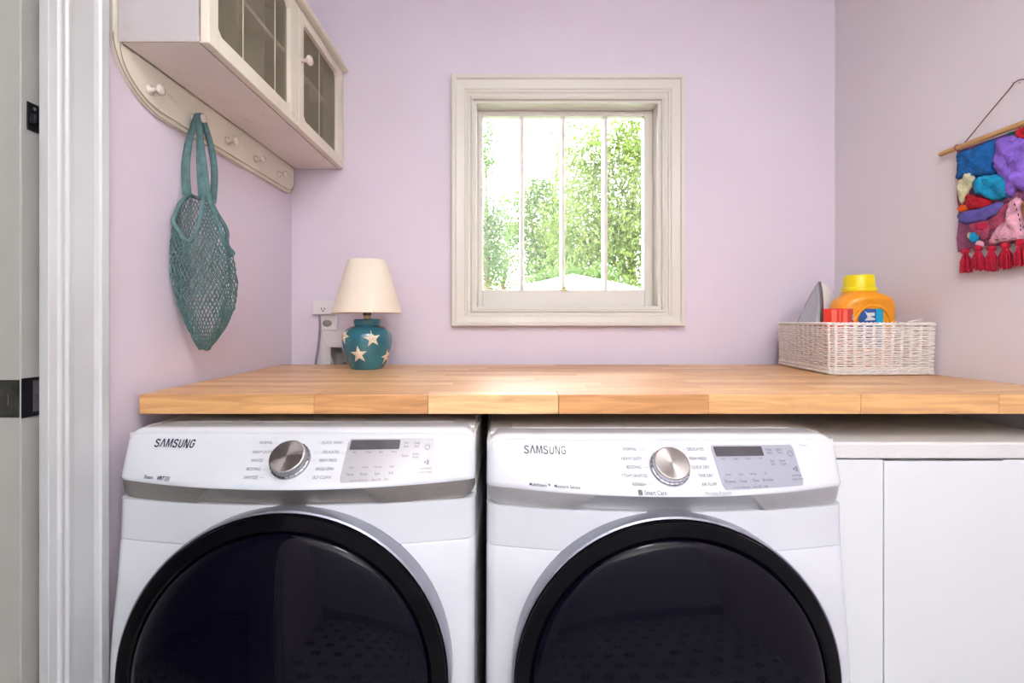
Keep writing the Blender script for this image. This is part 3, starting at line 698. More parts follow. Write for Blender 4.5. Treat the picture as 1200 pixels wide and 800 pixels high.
dz1 = P(1178,0,CFY)[0]
dr0, dr1, dzt = sx+0.0012, rx(CFY)-0.008, CT-0.0395
dpoly = [(dr0,0.06),(dr1,0.06),(dr1,CT-0.0365),(dz1,CT-0.0365),(dz1-0.003,dzt),(dr0,dzt)]
nd = len(dpoly)
cpart(MB().add([(x,CFY+0.003,z) for x,z in dpoly]+[(x,CFY+0.021,z) for x,z in dpoly], [tuple(range(nd)), tuple(range(nd,2*nd))[::-1]]+[(k,(k+1)%nd,(k+1)%nd+nd,k+nd) for k in range(nd)]), 'door', M['cab'], 'flat white door under a narrow dark gap', bevel=0.001)
cpart(MB().box(sx, CFY+0.05, 0.0, rx(CFY)-0.08, CFY+0.06, 0.06), 'kick_board', M['cab'])

# ================================================================== WALL CABINET WITH PEG RAIL
KY0, KY1, KX, KZ = 0.905, 1.655, -0.589, 1.745
wc = empty('wall_cabinet', (WX, 1.28, KZ)); tag(wc, 'distressed cream wall cabinet with two gauze doors and a peg rail below', 'cabinet')
def kpart(mb, nm, m, lab=None, parent=None, **k):
    off = Vector((WX, 1.28, KZ))
    mb.v = [tuple(Vector(v)-off) for v in mb.v]; o = mb.build(nm, m, parent=parent or wc, **k)
    if lab: o['label'] = lab
    return o
KT = 2.095; XB = WX+0.018
# back board with rounded lower corners = peg rail
def rail_poly(y0, y1, z0, zt, R, R2):
    pts = [(y0, zt)]
    for k in range(13):
        a = PI/2*k/12; pts.append((y0+R2*1.25*(1-math.cos(a)), z0+R-R*math.sin(a) if False else z0+R*(1-math.sin(a))))
    for k in range(9):
        a = PI/2*k/8; pts.append((y1-0.05*(1-math.sin(a)), z0+0.045*(1-math.cos(a))))
    pts.append((y1, zt)); return pts
def plate_x(poly, x0, x1):
    n = len(poly); vs = [(x0,y,z) for y,z in poly]+[(x1,y,z) for y,z in poly]
    return MB().add(vs, [tuple(range(n)), tuple(range(n,2*n))[::-1]]+[(i,(i+1)%n,(i+1)%n+n,i+n) for i in range(n)])
kpart(plate_x(rail_poly(0.893, 1.652, 1.645, KT, 0.115, 0.115), WX, WX+0.010), 'back_board', M['cream'], 'cream back board with rounded corner', bevel=0.002)
kpart(plate_x(rail_poly(0.903, 1.648, 1.655, KZ-0.001, 0.088, 0.098), WX+0.0102, XB-0.003), 'peg_rail', M['cream'])
for (a_, b_, c_, d_, e_, f_, x_) in ((0.893,1.652,1.645,KZ-0.002,0.115,0.115,WX+0.0098),(0.903,1.648,1.655,KZ-0.002,0.088,0.098,WX+0.0150)):
    pl = rail_poly(a_,b_,c_,d_,e_,f_); kpart(MB().tube([(x_,y,z) for y,z in pl], 0.0009, 5), 'worn_edge', M['worn'], 'brown worn paint edge')
kpart(MB().tube([(XB-0.001,KY0-0.002,KZ),(KX-0.020,KY0-0.002,KZ),(KX-0.017,KY0-0.001,KZ+0.004),(KX-0.017,KY0-0.001,KT)], 0.0009, 5), 'worn_edge', M['worn'])
kpart(MB().tube([(KX-0.0185,KY0,KZ-0.0002),(KX-0.0185,KY1,KZ-0.0002)], 0.0009, 5), 'worn_edge', M['worn'])
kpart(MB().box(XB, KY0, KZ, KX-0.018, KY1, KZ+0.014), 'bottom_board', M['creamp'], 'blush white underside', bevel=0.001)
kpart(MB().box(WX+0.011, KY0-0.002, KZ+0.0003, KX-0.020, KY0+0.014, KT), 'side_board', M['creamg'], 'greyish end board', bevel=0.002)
kpart(MB().box(XB, KY1-0.012, KZ+0.0145, KX-0.020, KY1, KT), 'side_board', M['cream'])
kpart(MB().box(XB, KY0+0.015, KT-0.014, KX-0.020, KY1-0.013, KT), 'top_board', M['cream'])
kpart(MB().box(XB, KY0+0.015, KZ+0.0145, XB+0.004, KY1-0.013, KT-0.015), 'lining', M['inner'])
zs_ = KZ+0.185
kpart(MB().box(XB+0.005, KY0+0.016, zs_, KX-0.019, KY1-0.014, zs_+0.010), 'shelf', M['creamp'])
for y in (1.045, 1.16, 1.29, 1.42, 1.53):
    kpart(MB().box(XB+0.005, y, KZ+0.015, KX-0.026, y+0.006, zs_-0.0005), 'divider', M['inner'])
    kpart(MB().box(XB+0.005, y, zs_+0.0105, KX-0.026, y+0.006, KT-0.015), 'divider', M['inner'])
# crown
kpart(MB().hexa([(WX+0.011,KY0-0.022),(KX+0.020,KY0-0.022),(KX+0.020,KY1),(WX+0.011,KY1)], KT+0.0005, KT+0.016), 'crown_board', M['cream'], bevel=0.005)
# doors
def kdoor(y0, y1, knob_y, wires):
    d = empty('door'); d.parent = wc; d.location = (KX-WX, (y0+y1)/2-1.28, 0)
    X0, X1 = KX-0.018, KX; st = 0.030; z0, z1 = KZ+0.0, KT-0.002
    def dp(mb, nm, m, **k):
        mb.v = [(x-KX, y-(y0+y1)/2, z-KZ) for x, y, z in mb.v]; return mb.build(nm, m, parent=d, **k)
    rb = 0.036
    dp(MB().box(X0, y0, z0, X1, y0+st, z1), 'stile', M['cream'], bevel=0.002)
    dp(MB().box(X0, y1-st-0.02, z0, X1, y1, z1), 'stile', M['cream'], bevel=0.002)
    dp(MB().box(X0, y0+st, z0, X1, y1-st-0.02, z0+rb), 'rail', M['cream'], bevel=0.002)
    dp(MB().box(X0, y0+st, z1-0.030, X1, y1-st-0.02, z1), 'rail', M['cream'], bevel=0.002)
    # small corner blocks give the opening its clipped corners
    for a, b in ((y0+st, 1), (y1-st-0.02, -1)):
        for zc, s in ((z0+rb, 1), (z1-0.030, -1)):
            c = 0.012; poly = [(a, zc), (a+b*c, zc), (a, zc+s*c)]
            dp(plate_x(poly, X0+0.002, X1-0.001), 'corner_block', M['cream'])
    dp(MB().box(X0+0.006, y0+st, z0+rb, X0+0.0065, y1-st-0.02, z1-0.030), 'gauze', M['gauze'])
    for yy in wires: dp(MB().tube([(X0+0.008,yy,z0+rb),(X0+0.008,yy,z1-0.03)], 0.0010, 6), 'glazing_wire', M['cream'])
    if knob_y: 
        o = dp(MB().lathe([(0.006,0),(0.005,0.010),(0.006,0.014),(0.0135,0.020),(0.0145,0.026),(0.010,0.031),(0.002,0.033)], (X1, knob_y, KZ+0.200), 18, 'x'), 'knob', M['peg'], smooth=True)
    return d
kdoor(KY0+0.0005, 1.3000, None, (1.04, 1.184))
kdoor(1.3025, KY1-0.001, 1.316, (1.465,))
kpart(MB().box(KX-0.0205, KY0-0.0035, 1.845, KX-0.0165, KY0+0.0, 1.90), 'hinge', M['brass'], bevel=0.001)
# pegs
PEGS = [0.978, 1.115, 1.252, 1.392, 1.535]
XP = XB-0.003
for y in PEGS:
    z = 1.688
    kpart(MB().lathe([(0.0105,0),(0.0105,0.003),(0.0055,0.005),(0.0050,0.014),(0.0070,0.019),(0.0110,0.022),(0.0110,0.026),(0.0075,0.029),(0.002,0.030)], (XP, y, z), 18, 'x'), 'peg', M['peg'], smooth=True)

# ================================================================== MESH BAG
bag = empty('mesh_bag', (-0.715, 1.10, 1.40)); tag(bag, 'teal cotton net shopping bag hanging from the second peg', 'bag')
BO = Vector((-0.715, 1.10, 1.40)); RT = Vector((0.84, 0.55, 0)).normalized(); FW = Vector((0.55,-0.84,0)).normalized()
def zoomz(zy, d=1.10): return CZ-((120+zy*0.375)-CY)*d/F
def lerp_t(tab, x):
    if x <= tab[0][0]: return tab[0][1]
    for (a, va), (b, vb) in zip(tab, tab[1:]):
        if x <= b: return va+(vb-va)*(x-a)/(b-a)
    return tab[-1][1]
RAD = [(280,0.040),(340,0.047),(450,0.057),(560,0.062),(640,0.055),(700,0.039),(745,0.022),(772,0.008)]
CEN = [(280,150),(340,150),(450,154),(560,160),(640,164),(720,164),(772,157)]
HEM = [(0,455),(25,478),(45,440),(60,350),(70,312),(77,300),(85,312),(92,370),(104,428),(117,447),(140,432),(165,395),(195,345),(222,295),(232,288),(298,300),(308,320),(335,400),(360,455)]
def bagpt(psi, zy, extra=0.0):
    c = lerp_t(CEN, zy); px = 180+c*0.375
    base = Vector(((px-CX)/F*1.10, 1.10, 0)); base = Vector((-0.712, 1.10, 0))+RT*((px-(CX-0.712*F/1.10))/(F/1.10*1.22))
    r = lerp_t(RAD, zy)+extra
    a = math.radians(psi)
    fold = 1+0.07*math.sin(5*a+zy*0.012)+0.04*math.sin(9*a)
    v = base+RT*r*fold*math.cos(a)+FW*r*fold*0.82*math.sin(a); v.z = zoomz(zy)
    v.x = max(v.x, WX+0.004)
    return v-BO
net = MB(); NS = 42; 
for fam in (1, -1):
    for s in range(NS):
        pts = []
        K = 46
        for k in range(K+1):
            t = k/K; psi0 = 360*s/NS + fam*t*170
            top = lerp_t(HEM, psi0 % 360)
            zy = top+(770-top)*t
            psi = 360*s/NS+fam*t*170
            top2 = lerp_t(HEM, psi % 360)
            zy = 290+(770-290)*t
            jit = random.uniform(-1,1)
            if zy < top2: 
                if len(pts) > 1: net.tube(pts, 0.00115, 4)
                pts = []; continue
            pts.append(bagpt(psi+jit*1.2, zy+random.uniform(-2,2), random.uniform(-0.0012,0.0012)))
        if len(pts) > 1: net.tube(pts, 0.00115, 4)
o = net.build('net', M['teal_cotton'], bag, recalc=False); o['kind'] = 'stuff'
hem = [bagpt(k*4, lerp_t(HEM, (k*4) % 360), 0.001) for k in range(90)]
hb = MB().tube(hem, 0.0048, 8, closed=True).build('hem', M['teal_cotton'], bag, smooth=True)
btm = MB().lathe([(0.002,-0.006),(0.008,-0.003),(0.010,0.004),(0.004,0.010)], tuple(bagpt(0,768)+Vector((-0.006,0,0))), 12); btm.build('bottom_knot', M['teal_cotton'], bag, smooth=True)
pk = Vector((XB+0.014, 1.09, 1.693))-BO
def strap(psiA, zyA, psiB, zyB, dx, w0, w1, bowA, bowB, yo):
    a = bagpt(psiA, zyA, 0.001); b = bagpt(psiB, zyB, 0.001)
    pc = Vector((XB+dx, 1.115, 1.688))-BO; arc = [pc+Vector((0, -(0.0075+yo)*math.cos(t), (0.0075+yo)*math.sin(t))) for t in [PI*k/8 for k in range(9)]]
    pts = []; wd = []; ws = []
    for k in range(16):
        t = k/16; q = a.lerp(arc[0], t)+RT*bowA*math.sin(PI*t); pts.append(q); wd.append(RT.lerp(Vector((1,0,0)), t)); ws.append(w0+(w1-w0)*t)
    for q in arc: pts.append(q); wd.append(Vector((1,0,0))); ws.append(w1)
    for k in range(1, 17):
        t = k/16; q = arc[-1].lerp(b, t)+RT*bowB*math.sin(PI*t); pts.append(q); wd.append(Vector((1,0,0)).lerp(RT, t)); ws.append(w1+(w0-w1)*t)
    mb = MB()
    m = len(pts); vs = []; fs = []
    for i in range(m):
        t = (pts[min(i+1,m-1)]-pts[max(i-1,0)]).normalized(); u = (wd[i]-t*wd[i].dot(t)).normalized(); n_ = t.cross(u)
        for p, q in ((-1,-1),(0,-1.3),(1,-1),(1,1),(0,1.3),(-1,1)): vs.append(pts[i]+u*p*ws[i]/2+n_*q*0.0013)
    for i in range(m-1):
        for k in range(6): fs.append((i*6+k, i*6+(k+1)%6, i*6+6+(k+1)%6, i*6+6+k))
    fs.append(tuple(range(6))); fs.append(tuple((m-1)*6+k for k in range(6)))
    mb.add(vs, fs).build('strap', M['teal_cotton'], bag, smooth=True)
strap(222, 293, 86, 312, 0.0095, 0.019, 0.014, -0.010, -0.003, 0.0)
strap(72, 314, 304, 306, 0.0140, 0.015, 0.014, 0.000, 0.012, 0.0035)

# ================================================================== TABLE LAMP
LX, LY = -0.444, 1.465
lamp = empty('table_lamp', (LX, LY, ZT)); tag(lamp, 'small table lamp with cream cone shade and teal starfish jar base', 'lamp')
jar = [(0.046,0.0),(0.050,0.002),(0.056,0.012),(0.068,0.040),(0.0765,0.072),(0.0785,0.092),(0.075,0.112),(0.064,0.128),(0.048,0.136),(0.041,0.1385),(0.040,0.141),(0.0425,0.150),(0.041,0.157),(0.036,0.159),(0.010,0.160)]
def smooth_prof(p, n=4):
    out = []
    for i in range(len(p)-1):
        p0 = p[max(i-1,0)]; p1 = p[i]; p2 = p[i+1]; p3 = p[min(i+2,len(p)-1)]
        for k in range(n):
            t = k/n; f = lambda a,b,c,d: 0.5*((2*b)+(-a+c)*t+(2*a-5*b+4*c-d)*t*t+(-a+3*b-3*c+d)*t**3)
            out.append((f(p0[0],p1[0],p2[0],p3[0]), f(p0[1],p1[1],p2[1],p3[1])))
    out.append(p[-1]); return out
js = smooth_prof(jar)
base = MB().lathe(js, (0,0,0), 64).build('jar_base', M['teal'], lamp, smooth=True)
def jr(h):
    for (a, ha), (b, hb_) in zip(js, js[1:]):
        if ha <= h <= hb_ and hb_ > ha: return a+(b-a)*(h-ha)/(hb_-ha)
    return 0.07
def star(az, h, R, rot):
    # az: degrees, 0 = towards the camera, positive = right
    def onj(x, z, lift):
        hh = h+z; r = jr(hh)+lift; a = math.radians(az-90)+x/max(r,0.03)
        return (r*math.cos(a), r*math.sin(a), hh)
    vs = [onj(0,0,0.0032)]; fs = []
    N = 10
    for k in range(N):
        a = rot+PI/2+2*PI*k/N; r = R if k % 2 == 0 else R*0.40
        vs.append(onj(r*math.cos(a)*0.55, r*math.sin(a)*0.55, 0.0022)); vs.append(onj(r*math.cos(a), r*math.sin(a), 0.0009))
    for k in range(N):
        j = (k+1) % N
        fs.append((0, 1+2*k, 1+2*j)); fs.append((1+2*k, 2+2*k, 2+2*j, 1+2*j))
    o = MB().add(vs, fs).build('starfish', M['starfish'], lamp, smooth=False)
    dm = MB()
    for k in range(5):
        a = rot+PI/2+2*PI*k/5
        for rr in (0.30, 0.62):
            c = onj(R*rr*math.cos(a), R*rr*math.sin(a), 0.0024); dm.lathe([(0.0011,-0.0008),(0.0011,0.0006)], c, 6, 'y')
    dm.lathe([(0.0018,-0.001),(0.0018,0.0008)], onj(0,0,0.0034), 8, 'y')
    dm.build('starfish_dots', M['dots'], o)
star(-4, 0.050, 0.028, 0.05); star(28, 0.098, 0.027, 0.12); star(-46, 0.106, 0.027, -0.35); star(76, 0.040, 0.026, 0.3); star(-92, 0.045, 0.026, 0.2); star(150, 0.07, 0.027, 0)
MB().lathe([(0.012,0.158),(0.0125,0.162),(0.010,0.164),(0.010,0.168),(0.0125,0.170)], n=24).build('neck', M['brass'], lamp, smooth=True, auto=0.6)
MB().lathe([(0.0130,0.1705),(0.0130,0.190),(0.010,0.20),(0.010,0.215)], n=24).build('socket', M['brown'], lamp, smooth=True, auto=0.6)
MB().lathe([(0.012,0.2155),(0.02,0.235),(0.029,0.262),(0.026,0.285),(0.012,0.298),(0.002,0.30)], n=24).build('bulb', M['white'], lamp, smooth=True)
sb, st_ = 0.178, 0.347
shp = [(0.1075,sb),(0.1085,sb+0.002),(0.0845,sb+0.083),(0.0605,st_-0.001),(0.0595,st_),(0.0575,st_-0.001),(0.0825,sb+0.083),(0.1065,sb+0.001),(0.1075,sb)]
MB().lathe(shp, n=72, cap=False).build('lamp_shade', M['shade'], lamp, smooth=True, auto=0.7)
MB().tube([(0.0,-0.058,st_-0.006),(0,0.058,st_-0.006)], 0.0012, 6).tube([(-0.058,0,st_-0.006),(0.058,0,st_-0.006)], 0.0012, 6).tube([(0.0,0,st_-0.006),(0,0,0.299)], 0.0012, 6).build('shade_spider', M['brass'], lamp)

# ================================================================== OUTLETS BEHIND THE LAMP
def bp(px, py): q = P(px, py, BY); return q[0], q[2]
x0, z1 = bp(376, 366.5); x1, z0 = bp(396, 387)
op = empty('wall_outlet', ((x0+x1)/2, BY, (z0+z1)/2)); tag(op, 'white wall outlet plate on the back wall behind the lamp', 'outlet')
ocx, ocz = (x0+x1)/2, (z0+z1)/2
MB().box(x0-ocx, -0.007, z0-ocz, x1-ocx, 0, z1-ocz+0.03).build('cover_plate', M['plastic'], op, bevel=0.002)
MB().lathe([(0.0165,0.0),(0.0165,0.0015),(0.012,0.0018)], (-0.005, -0.0075, -0.006), 20, 'y', e=(1,0.75)).build('socket_face', M['greyhole'], op)
ax0, az1 = bp(370, 353); ax1, az0 = bp(396.5, 368.5)
ad = empty('plug_adaptor', ((ax0+ax1)/2, BY-0.008, (az0+az1)/2)); tag(ad, 'white plug adaptor pushed into the upper socket left of the lamp', 'adaptor')
aw, ah = (ax1-ax0)/2, (az1-az0)/2
MB().box(-aw, -0.022, -ah, aw, 0, ah).build('housing', M['plastic'], ad, bevel=0.003)
for dx, s in ((-0.008,0.002),(0.002,0.002)): MB().box(dx-0.0012, -0.0226, -0.008, dx+0.0012, -0.0219, 0.001).build('slot', M['shadow'], ad)
MB().lathe([(0.0028,0),(0.0028,0.0006)], (-0.003,-0.0222,-0.012), 10, 'y').build('slot', M['shadow'], ad)
# recessed washer supply box
ob = empty('laundry_outlet_box', ((bx0+bx1)/2, BY, bz1)); tag(ob, 'recessed laundry supply box with white frame low on the wall behind lamp', 'outlet box')
ocx, ocz = (bx0+bx1)/2, bz1
fx0, fz1 = bp(377.5, 387.5); fx1 = bx1+0.016
fr = MB()
fr.box(fx0-ocx, -0.006, bz0-ocz, bx0-ocx+0.008, 0, fz1-ocz-0.0001); fr.box(bx1-ocx-0.004, -0.006, bz0-ocz, fx1-ocx, 0, fz1-ocz-0.0001)
fr.box(bx0-ocx+0.008, -0.006, -0.018, bx1-ocx-0.004, 0, fz1-ocz-0.0001)
fr.build('frame', M['plastic'], ob)
bi = MB(); X0, X1 = bx0-ocx+0.001, bx1-ocx-0.001; Z0, Z1 = bz0-ocz+0.001, -0.001
bi.box(X0, 0.056, Z0, X1, 0.059, Z1); bi.box(X0, 0.001, Z0, X0+0.003, 0.0555, Z1); bi.box(X1-0.003, 0.001, Z0, X1, 0.0555, Z1); bi.box(X0+0.0035, 0.001, Z1-0.003, X1-0.0035, 0.0555, Z1)
bi.build('box_lining', M['boxin'], ob)
MB().tube([(0.0,0.03,-0.13),(0.0,0.03,-0.075)], 0.007, 10).build('valve_stem', M['greyhole'], ob, smooth=True)
def cord(name, pts, r, m, label, cat='cord'):
    mb = MB(); P3 = [Vector(p) for p in pts]; out = []
    for i in range(len(P3)-1):
        p0, p1, p2, p3 = P3[max(i-1,0)], P3[i], P3[i+1], P3[min(i+2,len(P3)-1)]
        for k in range(6):
            t = k/6; out.append(0.5*((2*p1)+(-p0+p2)*t+(2*p0-5*p1+4*p2-p3)*t*t+(-p0+3*p1-3*p2+p3)*t**3))
    out.append(P3[-1]); mb.tube(out, r, 8)
    return tag(mb.build(name, m, smooth=True), label, cat)
def cp(px, py, y): q = P(px, py, y); return (q[0], y, q[2])
cord('power_cord', [cp(374.5,369.5,1.645),cp(375,385,1.64),cp(373,405,1.636),cp(370,426,1.632),cp(368.5,445,1.63)], 0.0042, M['cordg'], 'thick grey cord hanging from the adaptor behind the counter')
cord('lamp_cord', [cp(376.5,369.5,1.648),cp(377.5,385,1.645),cp(381,400,1.642),cp(387,416,1.638),cp(391,430,1.634),cp(394,445,1.632)], 0.0022, M['plastic'], 'thin white cord hanging from the adaptor behind the counter')

# ================================================================== WICKER BASKET AND CONTENTS
A = (0.912,1.272); B = (1.214,1.282); Cc = (1.190,1.585); Dd = (0.955,1.590)
bk = empty('wicker_basket', (1.06, 1.43, ZT)); tag(bk, 'white rectangular wicker basket at the right end of the counter', 'basket')
bcx, bcy = 1.06, 1.43
def perim(t, flare, off=0.0):
    cs = [A, B, Cc, Dd]; L = [math.dist(cs[i], cs[(i+1)%4]) for i in range(4)]; tot = sum(L); s = (t % 1)*tot
    for i in range(4):
        if s <= L[i]: break
        s -= L[i]
    a, b = Vector(cs[i]), Vector(cs[(i+1)%4]); d = (b-a).normalized(); p = a+d*s; nrm = Vector((d.y, -d.x))
    # soften corners
    R = 0.016; e = min(s, L[i]-s)
    cen = Vector((bcx, bcy))
    if e < R: p = p+(cen-p).normalized()*(R-e)**2/R*0.9
    p = p+(p-cen).normalized()*flare+nrm*off
    return p.x-bcx, p.y-bcy
BH = 0.146; TOT = sum(math.dist([A,B,Cc,Dd][i], [A,B,Cc,Dd][(i+1)%4]) for i in range(4))
NSK = 44; SEG = NSK*4
wv = MB(); rowsN = 19
for r in range(rowsN):
    z = 0.022+r*(BH-0.034)/(rowsN-1); fl = 0.006*z/BH
    pts = []
    for k in range(SEG):
        t = k/SEG; o_ = 0.0026*math.cos(PI*NSK*t+(PI if r % 2 else 0))
        x, y = perim(t, fl, o_); pts.append((x, y, z+random.uniform(-0.0008,0.0008)))
    wv.tube(pts, 0.0026, 6, closed=True)
o = wv.build('weave', M['wicker'], bk, smooth=True); o['kind'] = 'stuff'
sk = MB()
for k in range(NSK):
    for dd in (-0.0022, 0.0022):
        t = (k+0.5)/NSK+dd/TOT
        x0_, y0_ = perim(t, 0); x1_, y1_ = perim(t, 0.006); sk.tube([(x0_,y0_,0.003),(x1_,y1_,BH-0.004)], 0.0019, 6)
o = sk.build('stakes', M['wicker'], bk, smooth=True); o['kind'] = 'stuff'
def braid(z0, amp, r, fl, nstr, freq, nm, zr):
    mb = MB()
    for s in range(nstr):
        pts = []
        for k in range(SEG*2):
            t = k/(SEG*2); ph = 2*PI*freq*t+2*PI*s/nstr; x, y = perim(t, fl, amp*math.cos(ph)); pts.append((x, y, z0+zr*math.sin(ph)))
        mb.tube(pts, r, 6, closed=True)
    return mb.build(nm, M['wicker'], bk, smooth=True)
braid(BH-0.002, 0.0028, 0.0025, 0.006, 3, 34, 'rim', 0.0028)
braid(0.016, 0.0030, 0.0024, 0.001, 3, 26, 'foot_braid', 0.0030)
braid(0.0065, 0.0030, 0.0024, 0.0025, 3, 26, 'foot_braid', 0.0032)
bb_ = MB(); q = [perim(k/60, -0.004) for k in range(60)]; bb_.hexa(q, 0.004, 0.009); bb_.build('base', M['wickin'], bk)

# detergent bottle with arched handle recess
bt = empty('detergent_bottle', (1.113, 1.402, ZT+0.010)); tag(bt, 'orange detergent bottle with yellow cap in the basket', 'bottle')
# silhouette outline in x-z, half depth by height
Zb = ZT+0.010
def bz(py): return P(0, py, 1.360)[2]-Zb
def bx(px): return P(px, 0, 1.360)[0]-1.113
prof = [(bz(430)+0.0,990.5,1054.5)]
rowsB = [(0.0,993,1052),(0.012,990,1055),(bz(400),989.5,1055.5),(bz(372),989.5,1056),(bz(362),990,1056),(bz(356),990.5,1055.5),(bz(352.5),992.5,1054),(bz(349),996,1051),(bz(345.5),1000,1046),(bz(342.5),1002,1038.5),(bz(340.5),1002.5,1036.5),(bz(338),1003,1036)]
vs = []; NA = 40
for z, a, b in rowsB:
    c = (bx(a)+bx(b))/2; hw = (bx(b)-bx(a))/2; fz = ss(bz(358), bz(340), z); dp = 0.048*(1-fz)+hw*fz*0.98
    e = 0.62+0.38*fz
    for k in range(NA):
        an = 2*PI*k/NA; cx2, sy2 = math.cos(an), math.sin(an)
        vs.append((c+hw*math.copysign(abs(cx2)**e, cx2), dp*math.copysign(abs(sy2)**e, sy2), z))
fs = [(j*NA+k, j*NA+(k+1)%NA, (j+1)*NA+(k+1)%NA, (j+1)*NA+k) for j in range(len(rowsB)-1) for k in range(NA)]
fs.append(tuple(range(NA))); fs.append(tuple((len(rowsB)-1)*NA+k for k in range(NA)))
MB().add(vs, fs).build('bottle_body', M['orange'], bt, smooth=True, auto=1.0)
cpx = (bx(1002)+bx(1036.5))/2; hwc = (bx(1036.5)-bx(1002))/2
MB().lathe([(hwc*1.04,bz(340.5)),(hwc*1.05,bz(339)),(hwc*1.02,bz(336.5)),(hwc*0.93,bz(335.5)),(hwc*0.87,bz(322.5)),(hwc*0.83,bz(321)),(hwc*0.5,bz(320.8))], (cpx,0,0), 48).build('cap', M['yellow'], bt, smooth=True, auto=0.5)
# raised arch and label inside it
ap = []
acx, acz = bx(1021), bz(383); ra, rb_ = bx(1043)-bx(1021), bz(358)-bz(383)
for k in range(25):
    a = PI*k/24; ap.append((acx+ra*math.cos(a)*1.0, -0.0485, acz+rb_*math.sin(a)))
ap = [(acx+ra,-0.0485,acz-0.06)]+ap+[(acx-ra,-0.0485,acz-0.06)]
MB().tube(ap, 0.0042, 10).build('arch_ridge', M['orange'], bt, smooth=True)
def arch_poly(sc_, y, z_low=-0.06):
    pts = [(acx+ra*sc_*math.cos(PI*k/24), acz+rb_*sc_*math.sin(PI*k/24)) for k in range(25)]
    return [(acx+ra*sc_, acz+z_low)]+pts+[(acx-ra*sc_, acz+z_low)]
def slab_y(poly, y0, y1):
    n = len(poly); vs = [(x,y0,z) for x,z in poly]+[(x,y1,z) for x,z in poly]
    return MB().add(vs, [tuple(range(n)), tuple(range(n,2*n))[::-1]]+[(i,(i+1)%n,(i+1)%n+n,i+n) for i in range(n)])
lz1 = bz(361.8)
slab_y([(bx(1004),acz-0.06),(bx(1004.5),bz(372)),(bx(1008),bz(365)),(bx(1012),lz1),(bx(1024.5),lz1),(bx(1024.5),acz-0.06)], -0.0492, -0.0475).build('label', M['blue'], bt)
slab_y([(bx(1024.5),acz-0.06),(bx(1024.5),lz1),(bx(1032.5),lz1),(bx(1032.5),acz-0.06)], -0.0494, -0.0475).build('label_band', M['cyan'], bt)
slab_y([(bx(1011),bz(364.5)),(bx(1014),bz(366.5)),(bx(1022.5),bz(366)),(bx(1022.5),bz(370)),(bx(1017),bz(370.5)),(bx(1023),bz(373)),(bx(1023),bz(375)),(bx(1011),bz(375.5)),(bx(1014.5),bz(371.5)),(bx(1013),bz(368))], -0.0499, -0.0490).build('label_letter', M['white'], bt)
# red carton
rc = empty('red_carton', (0.972, 1.328, ZT+0.010)); tag(rc, 'red carton with pale stripes standing at the front corner inside the basket', 'box')
rc.rotation_euler = (0, 0, math.radians(42))
rh = P(0,361.3,1.30)[2]-Zb
MB().box(-0.030, -0.030, 0, 0.030, 0.030, rh).build('carton', M['red'], rc, bevel=0.0015)
for k, (a, b) in enumerate(((-0.027,-0.018),(-0.012,-0.009),(-0.003,0.010))): MB().box(-0.0306, a, 0.03, -0.0299, b, rh-0.003).build('stripe', M['redl'], rc)
me = text_mesh('GI', 0.020, bold=0.001)
for v in me.vertices: x, y = v.co.x, v.co.y; v.co = Vector((x+0.010, -0.0306, y+rh-0.026))
link('lettering', me, M['white'], rc)
# steam iron standing on its heel, soleplate to the left
ir = empty('steam_iron', (0.995, 1.500, ZT+0.020)); tag(ir, 'white steam iron standing on its heel in the basket, soleplate facing left', 'iron')
ir.rotation_euler = (0, math.radians(17), math.radians(14))
# local: soleplate plane is y-z (width y, length z), normal towards -x
def sole(w, l, tip):
    pts = []
    for k in range(13):
        t = k/12; pts.append((w*(1-t**2.2)*(0.74+0.26*min(1,t/0.4)), l*t*1.0))
    right = [(a, b) for a, b in pts]; left = [(-a, b) for a, b in pts[:-1]][::-1]
    return [(w*0.68,-0.006)]+right+left+[(-w*0.68,-0.006)]
sp = sole(0.050, 0.245, 0)
def slab_x(poly, x0, x1):
    n = len(poly); vs = [(x0,y,z) for y,z in poly]+[(x1,y,z) for y,z in poly]
    return MB().add(vs, [tuple(range(n)), tuple(range(n,2*n))[::-1]]+[(i,(i+1)%n,(i+1)%n+n,i+n) for i in range(n)])
slab_x([(y, z+0.022) for y, z in sp], -0.034, -0.028).build('soleplate', M['steel'], ir, bevel=0.001)
slab_x([(y*0.72, (z)*0.86+0.034) for y, z in sp], -0.0352, -0.0338).build('soleplate_inset', M['steelL'], ir)
slab_x([(y*1.02, z*1.012+0.021) for y, z in sp], -0.0278, -0.020).build('heat_shield', M['irond'], ir, bevel=0.002)
NB_ = 10; vs = []; ring_n = 24
body_rows = [(-0.0198,1.0,1.0),(0.0,0.98,0.99),(0.028,0.95,0.95),(0.050,0.88,0.88),(0.066,0.70,0.76),(0.072,0.45,0.60)]
poly0 = [(y, z) for y, z in sp]; npz = len(poly0)
for x, a, b in body_rows:
    for y, z in poly0: vs.append((x, y*a, 0.022+z*b))
fs = [(j*npz+k, j*npz+(k+1)%npz, (j+1)*npz+(k+1)%npz, (j+1)*npz+k) for j in range(len(body_rows)-1) for k in range(npz)]
fs += [tuple(range(npz)), tuple((len(body_rows)-1)*npz+k for k in range(npz))]
MB().add(vs, fs).build('iron_body', M['iron_w'], ir, smooth=True, auto=0.6)
MB().tube([(0.050,0,0.036),(0.090,0,0.034),(0.104,0,0.06),(0.100,0,0.11),(0.084,0,0.150),(0.046,0,0.158)], [0.020,0.017,0.013,0.013,0.014,0.018], 14).build('handle', M['iron_w'], ir, smooth=True)
MB().box(-0.028, -0.030, 0.010, 0.042, 0.030, 0.0225).build('heel', M['iron_w'], ir, bevel=0.006)
